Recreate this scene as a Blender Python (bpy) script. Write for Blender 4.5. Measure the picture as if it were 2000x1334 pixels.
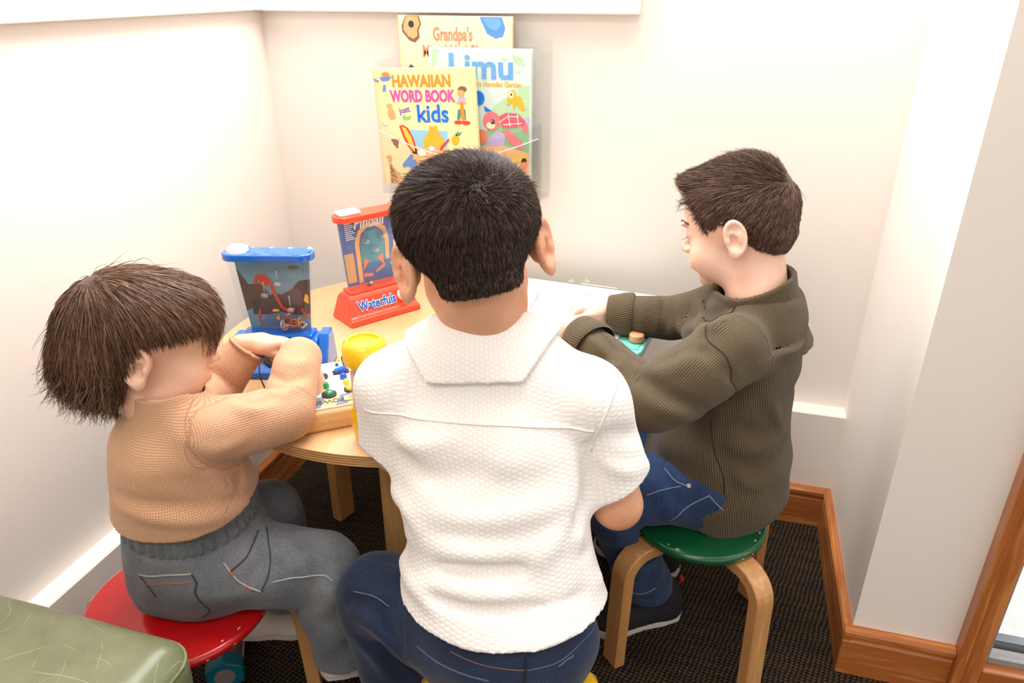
import bpy, bmesh, math, random
import numpy as np
from mathutils import Matrix, Vector

for _o in list(bpy.data.objects):
    bpy.data.objects.remove(_o, do_unlink=True)
random.seed(7); RNG = np.random.default_rng(7)
SC = bpy.context.scene
COL = SC.collection

# ------------------------------------------------------------------ camera
CAM_H, FPX, PITCH, YAW = 1.12, 1460.0, math.radians(25.63), math.radians(16.04)
_cd = bpy.data.cameras.new('camera'); _cd.sensor_width = 36.0; _cd.lens = FPX / 2000.0 * 36.0
_cd.clip_start = 0.02
_co = bpy.data.objects.new('camera', _cd); COL.objects.link(_co)
_co.location = (0, 0, CAM_H); _co.rotation_euler = (math.pi / 2 - PITCH, 0, YAW)
SC.camera = _co

# ------------------------------------------------------------------ world, lights, exposure
SC.view_settings.view_transform = 'Standard'; SC.view_settings.look = 'None'
SC.view_settings.gamma = 1.0; SC.view_settings.use_curve_mapping = False
SC.view_settings.exposure = 0.42
_w = bpy.data.worlds.new('daylight'); SC.world = _w; _w.use_nodes = True
_w.node_tree.nodes['Background'].inputs[0].default_value = (1.0, 0.935, 0.87, 1)
_w.node_tree.nodes['Background'].inputs[1].default_value = 0.80


SC.cycles.max_bounces = 6; SC.cycles.diffuse_bounces = 3; SC.cycles.glossy_bounces = 2; SC.cycles.transmission_bounces = 3
SC.cycles.transparent_max_bounces = 10; SC.cycles.caustics_reflective = False; SC.cycles.caustics_refractive = False


def area(name, loc, target, sx, sy, power, color=(1, 1, 1)):
    l = bpy.data.lights.new(name, 'AREA'); l.shape = 'RECTANGLE'; l.size = sx; l.size_y = sy
    l.energy = power; l.color = color
    o = bpy.data.objects.new(name, l); COL.objects.link(o); o.location = loc
    o.rotation_euler = (Vector(target) - Vector(loc)).to_track_quat('-Z', 'Y').to_euler()
    return o


area('ceiling_light_panel', (-0.25, 1.0, 2.46), (-0.25, 1.0, 0), 1.2, 0.6, 17, (1.0, 0.97, 0.93))
area('ceiling_light_panel', (-0.2, -0.8, 2.46), (-0.2, -0.8, 0), 1.2, 0.6, 16, (1.0, 0.97, 0.93))
area('window_daylight', (-0.575, 1.50, 1.72), (-0.35, 0.6, 0.8), 0.70, 0.9, 17, (0.97, 0.98, 1.0))
area('door_daylight', (1.05, 1.22, 1.0), (0.3, 0.2, 0.5), 0.9, 1.9, 9, (0.93, 0.96, 1.0))

# ------------------------------------------------------------------ helpers: frames, points
def _rt():
    h = np.array([-math.sin(YAW), math.cos(YAW), 0]); r = np.array([math.cos(YAW), math.sin(YAW), 0]); z = np.array([0, 0, 1.0])
    return r, math.sin(PITCH) * h + math.cos(PITCH) * z, math.cos(PITCH) * h - math.sin(PITCH) * z
CR, CU, CF = _rt()
CP = np.array([0, 0, CAM_H])


def W(u, v, d):
    """world point seen at photo pixel (u, v), d metres along the optical axis"""
    return CP + d * (CF + CR * (u - 1000) / FPX - CU * (v - 667) / FPX)


def WZ(u, v, z):
    r = CF + CR * (u - 1000) / FPX - CU * (v - 667) / FPX
    return CP + r * (z - CAM_H) / r[2]


def WP(u, v, p, n):
    """world point seen at pixel (u, v) on the plane through p with normal n"""
    r = CF + CR * (u - 1000) / FPX - CU * (v - 667) / FPX
    return CP + r * (np.dot(np.array(p) - CP, n) / np.dot(r, n))


def A3(*v):
    return np.array(v, dtype=float)


def nrm(v):
    v = np.asarray(v, float); return v / (np.linalg.norm(v) + 1e-12)


def srgb(r, g, b):
    f = lambda c: (c / 12.92 if c <= 0.04045 else ((c + 0.055) / 1.055) ** 2.4)
    return (f(r / 255), f(g / 255), f(b / 255), 1.0)


# ------------------------------------------------------------------ helpers: objects
def tag(o, label=None, cat=None, group=None, kind=None):
    if label: o['label'] = label
    if cat: o['category'] = cat
    if group: o['group'] = group
    if kind: o['kind'] = kind
    return o


def empty(name, loc, label=None, cat=None, group=None, rz=0.0):
    o = bpy.data.objects.new(name, None); COL.objects.link(o); o.location = tuple(loc); o.rotation_euler = (0, 0, rz)
    o.empty_display_size = 0.05
    return tag(o, label, cat, group)


def link(name, me, mat=None, parent=None, smooth=False):
    if mat is not None:
        me.materials.append(mat)
    if smooth:
        me.polygons.foreach_set('use_smooth', np.ones(len(me.polygons), dtype=bool))
    o = bpy.data.objects.new(name, me); COL.objects.link(o)
    if parent is not None:
        o.parent = parent
    return o


def mesh_np(name, V, F, base=None):
    """fast mesh from numpy quads (M,4) or triangles (M,3)"""
    V = np.asarray(V, np.float32)
    if base is not None:
        V = V - np.asarray(base, np.float32)
    F = np.asarray(F, np.int32); k = F.shape[1]
    me = bpy.data.meshes.new(name)
    me.vertices.add(len(V)); me.vertices.foreach_set('co', V.ravel())
    me.loops.add(F.size); me.loops.foreach_set('vertex_index', F.ravel())
    me.polygons.add(len(F)); me.polygons.foreach_set('loop_start', np.arange(0, F.size, k, dtype=np.int32))
    me.update(calc_edges=True); me.validate()
    return me


def attr(me, name, arr):
    arr = np.asarray(arr, np.float32)
    if arr.ndim == 1:
        a = me.attributes.new(name, 'FLOAT', 'POINT'); a.data.foreach_set('value', arr)
    else:
        a = me.attributes.new(name, 'FLOAT_VECTOR', 'POINT'); a.data.foreach_set('vector', arr.ravel())


def fin(bm, name):
    bmesh.ops.recalc_face_normals(bm, faces=bm.faces)
    me = bpy.data.meshes.new(name); bm.to_mesh(me); bm.free(); return me


def frame_mat(o, x, y, z):
    return Matrix(((x[0], y[0], z[0], o[0]), (x[1], y[1], z[1], o[1]), (x[2], y[2], z[2], o[2]), (0, 0, 0, 1)))


def bm_box(bm, lo, hi, bevel=0.0, seg=2, M=None):
    r = bmesh.ops.create_cube(bm, size=1.0); vs = r['verts']
    for v in vs:
        v.co = Vector(((lo[i] + hi[i]) / 2 + v.co[i] * (hi[i] - lo[i]) for i in range(3)))
    if bevel > 0:
        es = list({e for v in vs for e in v.link_edges})
        rb = bmesh.ops.bevel(bm, geom=es, offset=bevel, segments=seg, affect='EDGES', profile=0.5)
        vs = list({v for f in rb['faces'] for v in f.verts} | {v for v in vs if v.is_valid})
    if M is not None:
        bmesh.ops.transform(bm, matrix=M, verts=vs)
    return vs


def box(name, lo, hi, mat, parent=None, bevel=0.0, seg=2, M=None, smooth=False):
    bm = bmesh.new(); bm_box(bm, lo, hi, bevel, seg, M)
    return link(name, fin(bm, name), mat, parent, smooth)


def bm_lathe(bm, prof, n=40, M=None, a0=0.0, a1=2 * math.pi):
    """prof: list of (r, z)"""
    full = abs(a1 - a0 - 2 * math.pi) < 1e-6
    cols = []
    k = n if full else n + 1
    for i in range(k):
        a = a0 + (a1 - a0) * i / n
        cols.append([bm.verts.new((r * math.cos(a), r * math.sin(a), z)) for r, z in prof])
    for i in range(n):
        c, d = cols[i], cols[(i + 1) % k]
        for j in range(len(prof) - 1):
            try: bm.faces.new((c[j], d[j], d[j + 1], c[j + 1]))
            except ValueError: pass
    vs = [v for c in cols for v in c]
    bmesh.ops.remove_doubles(bm, verts=vs, dist=1e-6)
    vs = [v for v in vs if v.is_valid]
    if M is not None:
        bmesh.ops.transform(bm, matrix=M, verts=vs)
    return vs


def lathe(name, prof, mat, parent=None, n=40, M=None, smooth=True):
    bm = bmesh.new(); bm_lathe(bm, prof, n, M)
    me = fin(bm, name); o = link(name, me, mat, parent, smooth)
    if smooth: me.set_sharp_from_angle(angle=math.radians(40))
    return o


def bm_prism(bm, pts, z0, z1, M=None):
    b = [bm.verts.new((x, y, z0)) for x, y in pts]; t = [bm.verts.new((x, y, z1)) for x, y in pts]
    bm.faces.new(b[::-1]); bm.faces.new(t)
    n = len(pts)
    for i in range(n):
        bm.faces.new((b[i], b[(i + 1) % n], t[(i + 1) % n], t[i]))
    if M is not None:
        bmesh.ops.transform(bm, matrix=M, verts=b + t)
    return b + t


def prism(name, pts, z0, z1, mat, parent=None, M=None, bevel=0.0, smooth=False):
    bm = bmesh.new(); bm_prism(bm, pts, z0, z1)
    if bevel:
        bmesh.ops.recalc_face_normals(bm, faces=bm.faces)
        bmesh.ops.bevel(bm, geom=list(bm.edges), offset=bevel, segments=2, affect='EDGES', profile=0.5)
    if M is not None:
        bmesh.ops.transform(bm, matrix=M, verts=list(bm.verts))
    return link(name, fin(bm, name), mat, parent, smooth)


def sweep(bm, path, side, w, t):
    """rectangular section (w across 'side', t thick) along path"""
    path = [Vector(p) for p in path]; side = Vector(side).normalized(); rings = []
    for i, p in enumerate(path):
        d = (path[min(i + 1, len(path) - 1)] - path[max(i - 1, 0)]).normalized()
        n = side.cross(d).normalized()
        rings.append([bm.verts.new(p + side * sx * w / 2 + n * sy * t / 2) for sx, sy in ((-1, -1), (1, -1), (1, 1), (-1, 1))])
    for a, b in zip(rings[:-1], rings[1:]):
        for j in range(4):
            bm.faces.new((a[j], a[(j + 1) % 4], b[(j + 1) % 4], b[j]))
    bm.faces.new(rings[0][::-1]); bm.faces.new(rings[-1])


def tube_mesh(name, path, r, n=8, cap=True, rad=None, base=None):
    path = np.asarray(path, float); m = len(path)
    T = np.gradient(path, axis=0); T /= np.linalg.norm(T, axis=1)[:, None] + 1e-12
    up = A3(0, 0, 1) if abs(T[0][2]) < 0.9 else A3(1, 0, 0)
    V = []; u = nrm(np.cross(T[0], up))
    for i in range(m):
        u = nrm(u - T[i] * np.dot(u, T[i])); w = np.cross(T[i], u)
        rr = r if rad is None else rad[i]
        for j in range(n):
            a = 2 * math.pi * j / n; V.append(path[i] + rr * (math.cos(a) * u + math.sin(a) * w))
    F = []
    for i in range(m - 1):
        for j in range(n):
            F.append((i * n + j, i * n + (j + 1) % n, (i + 1) * n + (j + 1) % n, (i + 1) * n + j))
    V = np.array(V)
    me = bpy.data.meshes.new(name)
    if base is not None: V = V - np.asarray(base)
    faces = [tuple(f) for f in F]
    if cap: faces += [tuple(range(n))[::-1], tuple((m - 1) * n + j for j in range(n))]
    me.from_pydata([tuple(v) for v in V], [], faces); me.update()
    return me


def tube(name, path, r, mat, parent=None, n=8, rad=None, base=None):
    return link(name, tube_mesh(name, path, r, n, True, rad, base), mat, parent, True)


def catmull(pts, k=8):
    P = [np.asarray(p, float) for p in pts]; P = [2 * P[0] - P[1]] + P + [2 * P[-1] - P[-2]]; out = []
    for i in range(1, len(P) - 2):
        for j in range(k):
            t = j / k; a, b, c, d = P[i - 1], P[i], P[i + 1], P[i + 2]
            out.append(0.5 * (2 * b + (c - a) * t + (2 * a - 5 * b + 4 * c - d) * t * t + (3 * b - a - 3 * c + d) * t ** 3))
    out.append(P[-2]); return np.array(out)


def text(name, body, size, mat, parent, M, extrude=0.0003, offset=0.0, align='CENTER', shear=0.0, spacing=1.0, xs=1.0):
    c = bpy.data.curves.new(name, 'FONT'); c.body = body; c.size = size; c.extrude = extrude; c.offset = offset
    c.align_x = align; c.align_y = 'CENTER'; c.shear = shear; c.space_character = spacing; c.resolution_u = 3
    o = bpy.data.objects.new(name, c); COL.objects.link(o)
    dg = bpy.context.evaluated_depsgraph_get()
    me = bpy.data.meshes.new_from_object(o.evaluated_get(dg))
    bpy.data.objects.remove(o, do_unlink=True); bpy.data.curves.remove(c)
    me.transform(M @ Matrix.Diagonal((xs, 1, 1, 1))); me.materials.clear()
    return link(name, me, mat, parent)


# ------------------------------------------------------------------ helpers: materials
class NT:
    def __init__(self, name):
        self.m = bpy.data.materials.new(name); self.m.use_nodes = True
        self.t = self.m.node_tree; self.b = self.t.nodes['Principled BSDF']; self.out = self.t.nodes['Material Output']

    def n(self, typ, **kw):
        nd = self.t.nodes.new(typ)
        for k, v in kw.items(): setattr(nd, k, v)
        return nd

    def put(self, sock, v):
        if hasattr(v, 'is_output'): self.t.links.new(v, sock)
        elif v is not None:
            try: sock.default_value = v
            except Exception: sock.default_value = (v, v, v, 1) if sock.type == 'RGBA' else (v, v, v)

    def math(self, op, a, b=None, c=None, clamp=False):
        nd = self.n('ShaderNodeMath', operation=op, use_clamp=clamp)
        for i, v in enumerate((a, b, c)):
            if v is not None: self.put(nd.inputs[i], v)
        return nd.outputs[0]

    def coord(self, kind='Object', scale=None, rot=None):
        if kind.startswith('@'):
            s = self.n('ShaderNodeAttribute', attribute_name=kind[1:]).outputs['Vector']
        else:
            s = self.n('ShaderNodeTexCoord').outputs[kind]
        if scale is not None or rot is not None:
            mp = self.n('ShaderNodeMapping'); self.t.links.new(s, mp.inputs[0])
            if scale is not None: mp.inputs['Scale'].default_value = scale if hasattr(scale, '__len__') else (scale,) * 3
            if rot is not None: mp.inputs['Rotation'].default_value = rot
            s = mp.outputs[0]
        return s

    def noise(self, co, scale, detail=3, rough=0.55, dist=0.0):
        nd = self.n('ShaderNodeTexNoise'); self.t.links.new(co, nd.inputs['Vector'])
        nd.inputs['Scale'].default_value = scale; nd.inputs['Detail'].default_value = detail
        nd.inputs['Roughness'].default_value = rough; nd.inputs['Distortion'].default_value = dist
        return nd.outputs['Fac']

    def ramp(self, fac, stops):
        nd = self.n('ShaderNodeValToRGB'); self.t.links.new(fac, nd.inputs[0]); e = nd.color_ramp.elements
        while len(e) < len(stops): e.new(0.5)
        for el, (p, c) in zip(e, stops): el.position = p; el.color = c if hasattr(c, '__len__') else (c, c, c, 1)
        return nd.outputs[0]

    def mix(self, fac, a, b, blend='MIX'):
        nd = self.n('ShaderNodeMix', data_type='RGBA', blend_type=blend)
        self.put(nd.inputs[0], fac); self.put(nd.inputs[6], a); self.put(nd.inputs[7], b)
        return nd.outputs[2]

    def sep(self, v):
        nd = self.n('ShaderNodeSeparateXYZ'); self.t.links.new(v, nd.inputs[0]); return nd.outputs

    def bump(self, h, strength=0.3, dist=0.001, prev=None):
        nd = self.n('ShaderNodeBump'); self.put(nd.inputs['Height'], h)
        nd.inputs['Strength'].default_value = strength; nd.inputs['Distance'].default_value = dist
        if prev is not None: self.t.links.new(prev, nd.inputs['Normal'])
        return nd.outputs[0]

    def set(self, **kw):
        names = dict(color='Base Color', rough='Roughness', metal='Metallic', normal='Normal', spec='Specular IOR Level', trans='Transmission Weight',
                     ior='IOR', alpha='Alpha', sheen='Sheen Weight', sss='Subsurface Weight', coat='Coat Weight', ecol='Emission Color', estr='Emission Strength', aniso='Anisotropic')
        for k, v in kw.items(): self.put(self.b.inputs[names[k]], v)
        return self


MATS = {}


def plain(name, rgb, rough=0.5, metal=0.0, spec=0.5, coat=0.0, var=0.0, **kw):
    """a solid colour with a faint mottled grain"""
    if name in MATS: return MATS[name]
    t = NT(name); c = srgb(*rgb)
    co = t.coord('Object'); nz = t.noise(co, 60, 3)
    k = var if var else 0.04
    lo = tuple(max(0, x * (1 - k)) for x in c[:3]) + (1,); hi = tuple(min(1, x * (1 + k)) for x in c[:3]) + (1,)
    t.set(color=t.ramp(nz, [(0.3, lo), (0.7, hi)]), rough=rough, metal=metal, spec=spec, coat=coat, **kw)
    MATS[name] = t.m; return t.m


def clear_plastic(name, tint=(1, 1, 1, 1), gloss=0.12):
    if name in MATS: return MATS[name]
    t = NT(name); tr = t.n('ShaderNodeBsdfTransparent'); tr.inputs[0].default_value = tint
    gl = t.n('ShaderNodeBsdfGlossy'); gl.inputs['Roughness'].default_value = 0.08
    lw = t.n('ShaderNodeLayerWeight'); lw.inputs[0].default_value = 0.25
    f = t.math('MULTIPLY_ADD', lw.outputs['Facing'], 0.07, gloss * 0.4, clamp=True)
    mx = t.n('ShaderNodeMixShader'); t.put(mx.inputs[0], f)
    t.t.links.new(tr.outputs[0], mx.inputs[1]); t.t.links.new(gl.outputs[0], mx.inputs[2])
    t.t.links.new(mx.outputs[0], t.out.inputs[0]); MATS[name] = t.m; return t.m


def wood(name, light, dark, axis=0, scale=1.0, rough=0.4, ring=14.0, coat=0.15):
    if name in MATS: return MATS[name]
    t = NT(name); sc = [22 * scale] * 3; sc[axis] = 1.6 * scale
    co = t.coord('Object', scale=sc)
    a = t.noise(co, 1.4, 4, 0.55, 0.6)
    w = t.n('ShaderNodeTexNoise'); t.t.links.new(co, w.inputs['Vector']); w.inputs['Scale'].default_value = 6; w.inputs['Detail'].default_value = 6
    f = t.math('ADD', t.math('MULTIPLY', a, 0.7), t.math('MULTIPLY', w.outputs['Fac'], 0.35))
    s = t.math('SINE', t.math('MULTIPLY', f, ring))
    f2 = t.math('MULTIPLY_ADD', s, 0.22, t.math('MULTIPLY', f, 0.9))
    col = t.ramp(f2, [(0.2, srgb(*dark)), (0.75, srgb(*light))])
    t.set(color=col, rough=rough, coat=coat, normal=t.bump(f2, 0.08, 0.001)); MATS[name] = t.m; return t.m

# ------------------------------------------------------------------ setting materials
def wall_mat():
    t = NT('wall_paint'); co = t.coord('Object')
    n1 = t.noise(co, 220, 4); n2 = t.noise(co, 1.5, 2)
    col = t.ramp(n2, [(0.3, srgb(243, 233, 224)), (0.7, srgb(246, 238, 230))])
    t.set(color=col, rough=0.55, spec=0.3, normal=t.bump(n1, 0.12, 0.0006)); return t.m


def carpet_mat():
    t = NT('carpet_loops'); co = t.coord('Object')
    mp = t.coord('Object', scale=(1, 1, 1), rot=(0, 0, 0.25)); s = t.sep(mp)
    wob = t.noise(co, 30, 2)
    row = t.math('SINE', t.math('ADD', t.math('MULTIPLY', s[0], 2 * math.pi / 0.0085), t.math('MULTIPLY', wob, 7.0)))
    loop = t.math('SINE', t.math('ADD', t.math('MULTIPLY', s[1], 2 * math.pi / 0.0072), t.math('MULTIPLY', row, 1.2)))
    hgt = t.math('MULTIPLY_ADD', loop, 0.25, t.math('MULTIPLY_ADD', row, 0.22, 0.5))
    fib = t.noise(co, 900, 2)
    hh = t.math('ADD', hgt, t.math('MULTIPLY', fib, 0.3))
    patch = t.noise(t.coord('Object', scale=(1, 14, 1)), 9, 3)
    base = t.ramp(hh, [(0.3, srgb(22, 18, 16)), (0.62, srgb(58, 51, 46)), (0.95, srgb(98, 87, 76))])
    tint = t.ramp(patch, [(0.42, srgb(200, 198, 200)), (0.62, srgb(255, 236, 196))])
    t.set(color=t.mix(1.0, base, tint, 'MULTIPLY'), rough=0.95, spec=0.1, normal=t.bump(hh, 0.9, 0.004)); return t.m


M_WALL = wall_mat(); M_CARPET = carpet_mat()
M_TRIM = plain('white_trim', (250, 248, 247), 0.35)
M_BASE = wood('fir_baseboard', (208, 134, 72), (168, 96, 44), axis=0, rough=0.33, ring=22, coat=0.3)
M_BASEY = wood('fir_baseboard_side', (208, 134, 72), (168, 96, 44), axis=1, rough=0.33, ring=22, coat=0.3)
M_BASEZ = wood('fir_casing', (208, 134, 72), (168, 96, 44), axis=2, rough=0.33, ring=22, coat=0.3)
M_CEIL = plain('ceiling_tile_white', (240, 238, 234), 0.8)


def struct(o):
    return tag(o, kind='structure')


# lower walls stand 4 cm proud of the upper walls, so a ledge runs round the corner
LX, BY, RX, PY = -0.975, 1.511, 0.308, 1.097
_bf = bmesh.new(); bm_box(_bf, (-1.6, -2.6, -0.05), (0.475, 1.7, 0)); bm_box(_bf, (0.475, -2.6, -0.05), (2.6, 1.12, 0))
struct(link('floor', fin(_bf, 'floor'), M_CARPET))
struct(box('ceiling', (-1.2, -2.6, 2.5), (2.6, 2.0, 2.56), M_CEIL))


def left_wall():
    bm = bmesh.new()
    bm_box(bm, (-1.13, -2.6, 0), (LX, BY + 0.12, 0.206), 0.002, 1)
    bm_box(bm, (-1.13, -2.6, 0.2), (-1.015, 1.68, 2.5))
    return struct(link('wall_left', fin(bm, 'wall_left'), M_WALL))


def back_wall():
    bm = bmesh.new()
    bm_box(bm, (-1.13, BY, 0), (RX + 0.02, 1.68, 0.283), 0.002, 1)
    WX0, WX1, WZ0, WZ1 = -0.955, -0.195, 1.16, 2.25      # window opening above the sill board
    bm_box(bm, (-1.13, 1.555, 0.28), (RX + 0.02, 1.68, WZ0))
    bm_box(bm, (-1.13, 1.555, WZ1), (RX + 0.02, 1.68, 2.5))
    bm_box(bm, (-1.13, 1.555, WZ0), (WX0, 1.68, WZ1))
    bm_box(bm, (WX1, 1.555, WZ0), (RX + 0.02, 1.68, WZ1))
    return struct(link('wall_back', fin(bm, 'wall_back'), M_WALL))


left_wall(); back_wall()
struct(box('wall_right', (RX, PY, 0), (0.475, 1.70, 2.5), M_WALL))
# window over the ledge on the back wall (its sill board shows at the top of the picture)
win = struct(link('window_1', bpy.data.meshes.new('window_1'), M_TRIM))
bmw = bmesh.new()
for lo, hi in (((-0.955, 1.575, 1.16), (-0.915, 1.62, 2.25)), ((-0.235, 1.575, 1.16), (-0.195, 1.62, 2.25)),
               ((-0.915, 1.575, 1.16), (-0.235, 1.62, 1.20)), ((-0.915, 1.575, 2.21), (-0.235, 1.62, 2.25)),
               ((-0.595, 1.58, 1.20), (-0.565, 1.615, 2.21))):
    bm_box(bmw, lo, hi, 0.003, 1)
bmw.to_mesh(win.data); bmw.free()
M_GLASS = clear_plastic('window_glass', (0.97, 0.99, 1, 1), 0.1)
for x0, x1 in ((-0.915, -0.595), (-0.565, -0.235)):
    box('pane', (x0, 1.595, 1.20), (x1, 1.60, 2.21), M_GLASS, win)
struct(box('trim_1', (-1.013, 1.528, 1.066), (-0.193, 1.556, 1.165), M_TRIM, None, 0.003))
struct(box('trim_2', (-1.016, -1.2, 1.068), (-0.992, 1.5275, 1.17), M_TRIM, None, 0.003))


def baseboard(name, a, b, inward, h=0.098, t=0.014, mat=M_BASE):
    """moulded wooden skirting from a to b (xy), standing out along 'inward'"""
    bm = bmesh.new(); a = A3(*a, 0); b = A3(*b, 0); n = A3(*inward, 0)
    prof = [(0, 0), (t, 0), (t, h - 0.028), (t - 0.002, h - 0.024), (t - 0.002, h - 0.02), (t + 0.002, h - 0.014), (t + 0.002, h - 0.006), (t - 0.002, h - 0.001), (0, h)]
    r = [[bm.verts.new(tuple(p + n * d + A3(0, 0, z))) for d, z in prof] for p in (a, b)]
    k = len(prof)
    for j in range(k):
        bm.faces.new((r[0][j], r[0][(j + 1) % k], r[1][(j + 1) % k], r[1][j]))
    bm.faces.new(r[0]); bm.faces.new(r[1][::-1])
    return struct(link(name, fin(bm, name), mat))


baseboard('baseboard_back', (LX, BY), (RX, BY), (0, -1))
baseboard('baseboard_left', (LX, -2.6), (LX, BY), (1, 0), mat=M_BASEY)
baseboard('baseboard_right', (RX, PY - 0.013), (RX, BY - 0.014), (-1, 0), h=0.101, mat=M_BASEY)
baseboard('baseboard_pillar', (RX - 0.013, PY), (0.470, PY), (0, -1), h=0.103)

# glazed side door to the right of the pillar
dr = struct(empty('door_1', (0.47, 1.085, 0)))
def dbox(name, lo, hi, mat, bevel=0.003):
    return box(name, A3(*lo) - A3(0.47, 1.085, 0), A3(*hi) - A3(0.47, 1.085, 0), mat, dr, bevel)
dbox('casing', (0.4705, 1.071, 0), (0.486, 1.16, 2.1), M_BASEZ)
dbox('stile', (0.486, 1.078, 0), (0.514, 1.12, 2.1), M_BASEZ)
dbox('bottom_rail', (0.514, 1.08, 0.0), (1.45, 1.12, 0.075), M_BASE)
M_GREYM = plain('grey_glazing_bead', (150, 146, 146), 0.45)
dbox('glazing_bead', (0.514, 1.10, 0.075), (0.526, 1.125, 2.1), M_GREYM, 0.001)
dbox('glazing_bead', (0.526, 1.10, 0.075), (1.45, 1.125, 0.088), M_GREYM, 0.001)
dbox('pane', (0.526, 1.108, 0.088), (1.45, 1.113, 2.1), M_GLASS, 0)
dbox('far_stile', (1.45, 1.08, 0), (1.55, 1.12, 2.1), M_BASEZ)
dbox('head_casing', (0.4705, 1.071, 2.1), (1.55, 1.16, 2.18), M_BASE)
struct(box('wall_over_door', (0.475, PY, 2.18), (2.6, 1.2, 2.5), M_WALL))
struct(box('wall_beside_door', (1.55, PY, 0), (2.6, 1.2, 2.18), M_WALL))
M_PAVE = plain('pale_paving', (232, 230, 228), 0.8, var=0.06)
struct(box('pavement_outside', (0.475, 1.2, -0.12), (4.0, 4.5, -0.06), M_PAVE))
M_RAILG = plain('grey_metal', (120, 124, 130), 0.35, 0.6)
rail = empty('threshold_rail', (0.52, 1.29, -0.06), 'grey metal threshold rail on the pale paving outside the glass', 'rail')
box('rail_bar', (0, -0.012, 0.0), (1.2, 0.012, 0.028), M_RAILG, rail, 0.004)
box('rail_foot', (-0.0, -0.025, 0.0), (1.2, 0.025, 0.006), M_RAILG, rail, 0.001)

# ------------------------------------------------------------------ table and stools
M_BIRCH = wood('birch_veneer', (232, 190, 142), (212, 163, 110), axis=0, scale=0.6, rough=0.28, ring=6, coat=0.35)


def ply_mat(name, light, dark):
    t = NT(name); co = t.coord('Object'); s = t.sep(co)
    w = t.math('SINE', t.math('MULTIPLY', s[2], 2 * math.pi / 0.0042))
    g = t.noise(t.coord('Object', scale=(1, 1, 30)), 20, 3)
    f = t.math('MULTIPLY_ADD', w, 0.3, t.math('MULTIPLY', g, 0.9))
    t.set(color=t.ramp(f, [(0.2, srgb(*dark)), (0.8, srgb(*light))]), rough=0.4, coat=0.1); return t.m


M_PLY = ply_mat('plywood_edge', (226, 182, 126), (166, 110, 60))
M_LEG = wood('bent_beech', (226, 178, 120), (196, 140, 84), axis=2, rough=0.35, ring=9, coat=0.3)
TZ, TC, TR = 0.515, A3(-0.517, 1.160), 0.373


def bent_leg(bm, ang, r_out, z_top, w, t, r_in, bend=0.055, z0=0.0, dr=0.0):
    d = A3(math.cos(ang), math.sin(ang), 0); side = (-d[1], d[0], 0)
    path = [d * r_in + A3(0, 0, z_top - t / 2)]
    cx, cz = r_out - t / 2 - bend, z_top - t / 2 - bend
    for k in range(9):
        a = math.pi / 2 * (1 - k / 8)
        path.append(d * (cx + bend * math.cos(a)) + A3(0, 0, cz + bend * math.sin(a)))
    path.append(d * (r_out - t / 2 + dr) + A3(0, 0, z0))
    sweep(bm, path, side, w, t)


def table():
    root = empty('play_table', (TC[0], TC[1], 0), 'round birch plywood play table with bent legs that the children sit at', 'table')
    lathe('tabletop', [(0, TZ), (TR - 0.003, TZ), (TR, TZ - 0.0015)], M_BIRCH, root, 96)
    lathe('edge_band', [(TR, TZ - 0.0015), (TR, TZ - 0.0195), (TR - 0.003, TZ - 0.021), (0, TZ - 0.021)], M_PLY, root, 96)
    for a in (163, 283, 43):
        bm = bmesh.new(); bent_leg(bm, math.radians(a), 0.27, TZ - 0.0215, 0.046, 0.026, 0.12, 0.06)
        bmesh.ops.bevel(bm, geom=list(bm.edges), offset=0.002, segments=1, affect='EDGES')
        link('leg', fin(bm, 'leg'), M_LEG, root)
    return root


table()


def paint_mat(name, rgb):
    t = NT(name); co = t.coord('Object'); n = t.noise(co, 34, 5, 0.7)
    chip = t.ramp(n, [(0.735, 0.0), (0.745, 1.0)])
    s = t.sep(co); rr = t.math('SQRT', t.math('ADD', t.math('MULTIPLY', s[0], s[0]), t.math('MULTIPLY', s[1], s[1])))
    t.set(color=t.mix(chip, srgb(*rgb), srgb(228, 205, 180)), rough=0.22, coat=0.5, spec=0.5); return t.m


def stool(xy, r, h, rgb, cname, label, rot, legr, angs=(45, 135, 225, 315)):
    root = empty('bentwood_stool', (xy[0], xy[1], 0), label, 'stool', 'painted bentwood stools round the table', rz=rot)
    T = 0.017
    lathe('seat', [(0, h), (r - 0.006, h), (r - 0.002, h - 0.002), (r, h - 0.006), (r, h - 0.012), (r - 0.003, h - 0.016), (r - 0.006, h - T), (0, h - T)],
          paint_mat(cname, rgb), root, 64)
    for k in angs:
        bm = bmesh.new(); bent_leg(bm, math.radians(k), legr, h - T - 0.0005, 0.038, 0.022, 0.02, 0.045, dr=0.006)
        bmesh.ops.bevel(bm, geom=list(bm.edges), offset=0.0018, segments=1, affect='EDGES')
        link('leg', fin(bm, 'leg'), M_LEG, root)
    # worn chips where the paint has come off the rim
    mc = plain('bare_chip', (226, 200, 176), 0.7)
    rg = random.Random(len(label)); bm = bmesh.new()
    for k in range(20):
        a = rg.uniform(0, 2 * math.pi); ln = rg.uniform(0.003, 0.013); wd = rg.uniform(0.0007, 0.0018)
        top = rg.random() < 0.45
        M = Matrix.Rotation(a, 4, 'Z') @ (Matrix.Translation((r - rg.uniform(0.006, 0.016), 0, h + 0.0001)) if top else Matrix.Translation((r - 0.0004, 0, h - rg.uniform(0.005, 0.011))) @ Matrix.Rotation(math.pi / 2, 4, 'Y'))
        pts = [(wd * math.cos(q) * rg.uniform(.6, 1.2), ln / 2 * math.sin(q) * rg.uniform(.6, 1.2)) for q in np.linspace(0, 2 * math.pi, 8)[:-1]]
        bm_prism(bm, pts, -0.0003, 0.0003, M)
    o = link('paint_chips', fin(bm, 'paint_chips'), mc, root); tag(o, 'bare wood chips in the worn paint', kind='stuff')
    return root


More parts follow.
